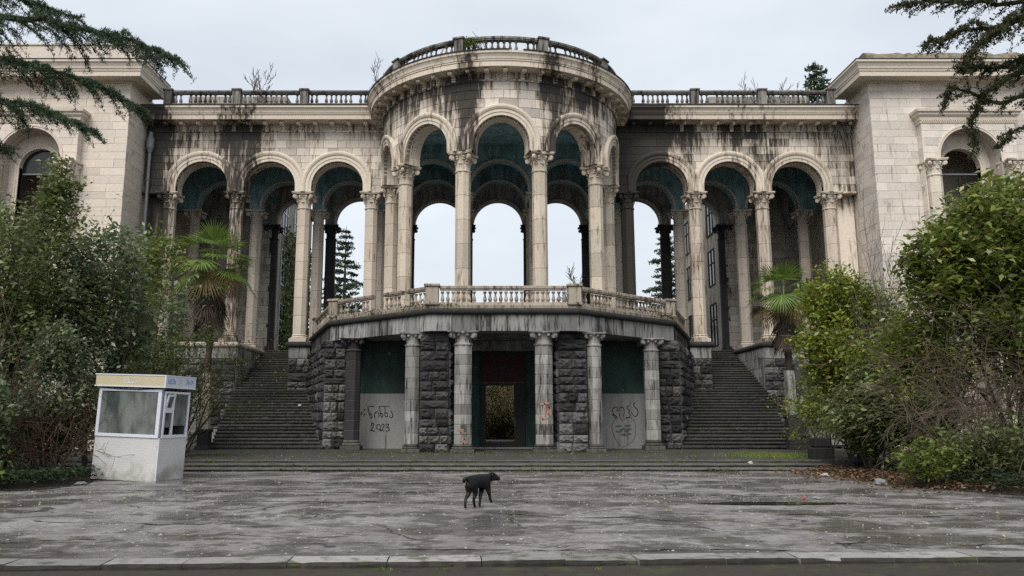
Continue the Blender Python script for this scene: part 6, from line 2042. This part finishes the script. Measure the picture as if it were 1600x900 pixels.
for z0, z1 in ((F0, F0 + .03), (F1 - .028, F1)):
    tr_.box(x0 - e - .03, x1 + e + .03, -e - .032, -e + .01, z0, z1)
    tr_.box(x1 + e - .01, x1 + e + .032, -e + .0105, KD + e, z0, z1)
tr_.box(x1 + e - .006, x1 + e + .03, -e - .03, -e - .006, F0 + .03, F1 - .028)
tr_.build('white_trim', M['pvc'], ro)
def face_strokes(name, lst, mat, fn, wd, label=None):
    mb = MB()
    for st in lst:
        for (a, b), (c_, d_) in zip(st, st[1:]):
            d = Vector((c_ - a, d_ - b))
            if d.length < 1e-6:
                continue
            d.normalize()
            nn = Vector((-d.y, d.x)) * wd / 2
            ee = d * wd * .4
            mb.add([fn(a - ee.x + nn.x, b - ee.y + nn.y), fn(a - ee.x - nn.x, b - ee.y - nn.y), fn(c_ + ee.x - nn.x, d_ + ee.y - nn.y), fn(c_ + ee.x + nn.x, d_ + ee.y + nn.y)], [(0, 1, 2, 3)])
    o = mb.build(name, mat, ro)
    if label:
        o['label'] = label
fx = lambda a, b: (a, -e - .0225, b)
face_strokes('lettering', [[(-.17, 2.46), (-.17, 2.58)], [(-.10, 2.56), (-.04, 2.57), (-.02, 2.54), (-.09, 2.475), (-.01, 2.475)], [(.13, 2.57), (.06, 2.57), (.06, 2.53), (.11, 2.535), (.13, 2.50), (.11, 2.475), (.05, 2.475)], [(-.2, 2.445), (.19, 2.445)], [(.19, 2.445), (.19, 2.5)]], M['white_paint'], fx, .028, 'worn white 125 on the yellow fascia')
gx = lambda a, b: (x1 + e + .0225, a, b)
def glyphs(y0, shapes, sc=.075):
    out = []
    for i, sh in enumerate(shapes):
        for st in sh:
            out.append([(y0 + i * sc * 1.25 + a * sc, 2.455 + b * .11) for a, b in st])
    return out
W1 = [[[(0, 1), (.1, .1), (.7, 0), (.9, .5), (.4, .6)]], [[(.1, 0), (0, .7), (.4, 1), (.8, .7), (.8, 0)]], [[(0, .9), (.5, 1), (.9, .6), (.3, .4), (.9, .1), (.1, 0)]], [[(.1, 1), (.1, .1), (.8, 0), (.9, .6), (.2, .6)]]]
W2 = [[[(0, 0), (0, 1), (.8, 1)], [(.6, .9), (.6, 0)]], [[(.1, 1), (0, .3), (.4, 0), (.8, .4), (.5, .7), (.1, .5)]], [[(0, .8), (.4, 1), (.8, .7), (.3, .3), (.8, 0)]], [[(.1, 0), (.1, .9), (.7, 1), (.8, .5), (.2, .5)]]]
face_strokes('lettering', glyphs(.02, W1, .066), M['blue_paint'], gx, .022, 'faded blue letters on the side fascia')
face_strokes('lettering', glyphs(.82, W2, .066), M['blue_paint'], gx, .022, 'faded blue letters on the side fascia')
face_strokes('lettering', [[(.48, 2.45), (.48, 2.56), (.60, 2.56), (.60, 2.47), (.50, 2.46)], [(.52, 2.51), (.58, 2.51)]], M['pink_paint'], gx, .02)
mb = MB()
mb.box(x0 + .06, x1 - .06, KD - .09, KD - .055, .1, 2.3)
mb.box(x0 + .06, x1 - .08, .06, .45, 1.02, 1.07)
mb.build('interior_lining', M['interior'], ki)
cu = MB()
vs = []
for i in range(41):
    xx = x0 + .1 + (KW - .26) * i / 40
    vs += [(xx, .16 + .025 * sin(i * 1.3), 1.1), (xx, .16 + .02 * sin(i * 1.3 + .3), 2.3)]
cu.add(vs, [(2 * i, 2 * i + 2, 2 * i + 3, 2 * i + 1) for i in range(40)])
cu.build('curtain', M['curtain'], ki)

# ------------------------------------------------------------------ the dog
def dog_mat():
    m, nt, b = new_mat('black dog coat')
    P = wpos(nt)
    n = noi(nt, P, 28, 4, 0.6, (1, 1, 0.5))
    c = mixc(nt, n, (0.002, 0.002, 0.0022), (0.007, 0.0072, 0.008))
    finish(nt, b, c, 0.4, n, 0.8, 0.015, 0.2)
    return m
M['dog'] = dog_mat()
DV = [  # position, radius (x, y)
    ((-.850, 13.975, .485), .090), ((-.770, 14.07, .474), .090), ((-.660, 14.19, .440), .126), ((-.600, 14.26, .455), .112),      # 0-3 pelvis, loin, chest, shoulder
    ((-.535, 14.31, .488), .070), ((-.468, 14.345, .512), .070), ((-.398, 14.345, .474), .046), ((-.352, 14.335, .448), .036),   # 4-7 neck, head, muzzle, nose
    ((-.915, 13.925, .505), .030), ((-.955, 13.905, .495), .034), ((-.980, 13.90, .462), .036), ((-.975, 13.905, .420), .024),     # 8-11 tail
    ((-.900, 13.965, .350), .080), ((-.885, 13.98, .260), .046), ((-.948, 13.87, .150), .026), ((-.950, 13.82, .028), .024), ((-.928, 13.845, .018), .020),   # 12-16 hind, trailing
    ((-.812, 13.950, .350), .080), ((-.770, 14.01, .255), .046), ((-.812, 13.965, .140), .026), ((-.793, 13.99, .028), .024), ((-.770, 14.01, .018), .020),   # 17-21 hind, under the body
    ((-.665, 14.235, .320), .056), ((-.690, 14.19, .240), .040), ((-.700, 14.12, .130), .025), ((-.712, 14.08, .028), .024), ((-.690, 14.10, .018), .020),    # 22-26 front, standing
    ((-.560, 14.195, .325), .056), ((-.548, 14.17, .245), .040), ((-.530, 14.20, .150), .025), ((-.512, 14.205, .085), .025), ((-.492, 14.22, .068), .019),   # 27-31 front, lifted
    ((-.490, 14.390, .560), .022), ((-.498, 14.405, .512), .020), ((-.478, 14.292, .560), .022), ((-.482, 14.272, .508), .022)]   # 32-35 ears
DE = [(0, 1), (1, 2), (2, 3), (3, 4), (4, 5), (5, 6), (6, 7), (0, 8), (8, 9), (9, 10), (10, 11), (0, 12), (12, 13), (13, 14), (14, 15), (15, 16), (0, 17), (17, 18), (18, 19), (19, 20), (20, 21),
      (2, 22), (22, 23), (23, 24), (24, 25), (25, 26), (2, 27), (27, 28), (28, 29), (29, 30), (30, 31), (5, 32), (32, 33), (5, 34), (34, 35)]
dm = bpy.data.meshes.new('dog')
OX, OY = -.72, 14.05
dm.from_pydata([(p[0] - OX, p[1] - OY, p[2]) for p, _ in DV], DE, [])
dog = put('dog', dm, loc=(OX, OY, .012))
dm.materials.append(M['dog'])
sk = dog.modifiers.new('skin', 'SKIN')
sk.use_smooth_shade = True
for i, (p, r) in enumerate(DV):
    dm.skin_vertices[0].data[i].radius = (r, r)
    dm.skin_vertices[0].data[i].use_root = (i == 0)
sb = dog.modifiers.new('sub', 'SUBSURF')
sb.levels = sb.render_levels = 2
tag(dog, 'black short haired dog walking across the wet asphalt, head turned to the right', 'dog')

# ------------------------------------------------------------------ drainpipe, stump, litter
dp = thing('drainpipe', 'grey zinc drainpipe with hopper head between left pavilion and gallery', 'drainpipe', (-18.95, 41.05, 5.5))
mb = MB()
mb.tube([(-18.95, 41.1, 16.0), (-18.95, 41.1, 5.5)], .085, 10)
mb.build('pipe', M['pipe'], dp)
MB().lathe([(.10, 15.75), (.13, 15.85), (.2, 16.05), (.22, 16.5), (.17, 16.62), (.12, 16.64), (.12, 16.9)], 12, Matrix.Translation((-18.95, 41.1, 0))).build('hopper_head', M['pipe'], dp)
for z in (14.2, 11.8, 9.4, 7.0):
    MB().lathe([(.1, z), (.115, z + .01), (.115, z + .07), (.1, z + .08)], 10, Matrix.Translation((-18.95, 41.1, 0))).build('pipe_clamp', M['pipe'], dp)
mb = MB()
rs = random.Random(3)
for (a, b, c_, d_, z0, z1) in ((9.75, 10.4, 25.6, 26.15, .18, .62), (9.82, 10.36, 25.66, 26.1, .621, .93)):
    mb.box(a, b, c_, d_, z0, z1, c=.04)
tag(mb.build('stone_stump', M['dark_column']), 'dark squared stone stump beside the leaf drift', 'stone')
tag(MB().box(10.75, 11.25, 24.9, 25.35, .15, .5, c=.05).build('stone_block', M['dark_column']), 'low dark stone block half hidden under the ivy bush', 'stone')

def crumple(name, label, cat, x, y, z, sx, sy, sz, mat, seed):
    bm = bmesh.new()
    bmesh.ops.create_icosphere(bm, subdivisions=3, radius=1)
    for v in bm.verts:
        n1 = noise.noise(v.co * 1.7 + Vector((seed * 3.1, 0, 0)))
        n2 = noise.noise(v.co * 4.1 + Vector((0, seed * 1.7, 0)))
        v.co *= 1 + .45 * n1 + .3 * n2
        v.co.z = max(v.co.z, -.35)
    for v in bm.verts:
        v.co = Vector((v.co.x * sx, v.co.y * sy, (v.co.z + .35) * sz))
    me = bpy.data.meshes.new(name)
    bm.to_mesh(me)
    bm.free()
    me.materials.append(mat)
    tag(put(name, me, loc=(x, y, z), rot=seed), label, cat, 'litter lying about')
M['bag'] = plain('white plastic film', (0.45, 0.455, 0.46), 0.4, 0.4, 0.15)
M['bag_grey'] = plain('grey plastic film', (0.21, 0.215, 0.215), 0.45, 0.4, 0.2)
M['red_plastic'] = plain('red plastic', (0.42, 0.05, 0.04), 0.4, 0.4)
crumple('plastic_bag', 'white plastic bag lying on the low entrance steps', 'bag', 7.45, 24.75, .168, .12, .07, .05, M['bag'], 1)
crumple('plastic_bag', 'grey white plastic bag at the foot of the bright green bush', 'bag', 8.55, 18.9, .03, .17, .11, .09, M['bag_grey'], 2)
crumple('plastic_bag', 'crumpled white bag among the leaves by the stone stump', 'bag', 9.35, 24.6, .05, .06, .05, .09, M['bag'], 3)
crumple('plastic_sheet', 'flattened pale sheet on the soil left of the kiosk', 'sheet', -10.05, 18.9, .03, .13, .08, .035, M['bag_grey'], 4)
crumple('paper_scrap', 'white paper scrap caught in the twigs of the right bed', 'paper', 11.1, 18.6, .35, .09, .06, .12, M['bag'], 5)
crumple('paper_scrap', 'small white scrap lying on the left staircase', 'paper', -9.75, 38.8, 2.15, .09, .06, .05, M['bag'], 6)
crumple('paper_scrap', 'pale scrap on the asphalt edge between leaf drift and bright bush', 'paper', 8.4, 21.6, .02, .13, .08, .05, M['bag'], 7)
crumple('food_wrapper', 'red wrapper beside the long puddle', 'wrapper', 5.45, 15.55, .012, .045, .035, .03, M['red_plastic'], 8)
crumple('food_wrapper', 'pale wrapper next to the red one by the puddle', 'wrapper', 5.75, 15.62, .012, .07, .04, .03, M['bag_grey'], 9)
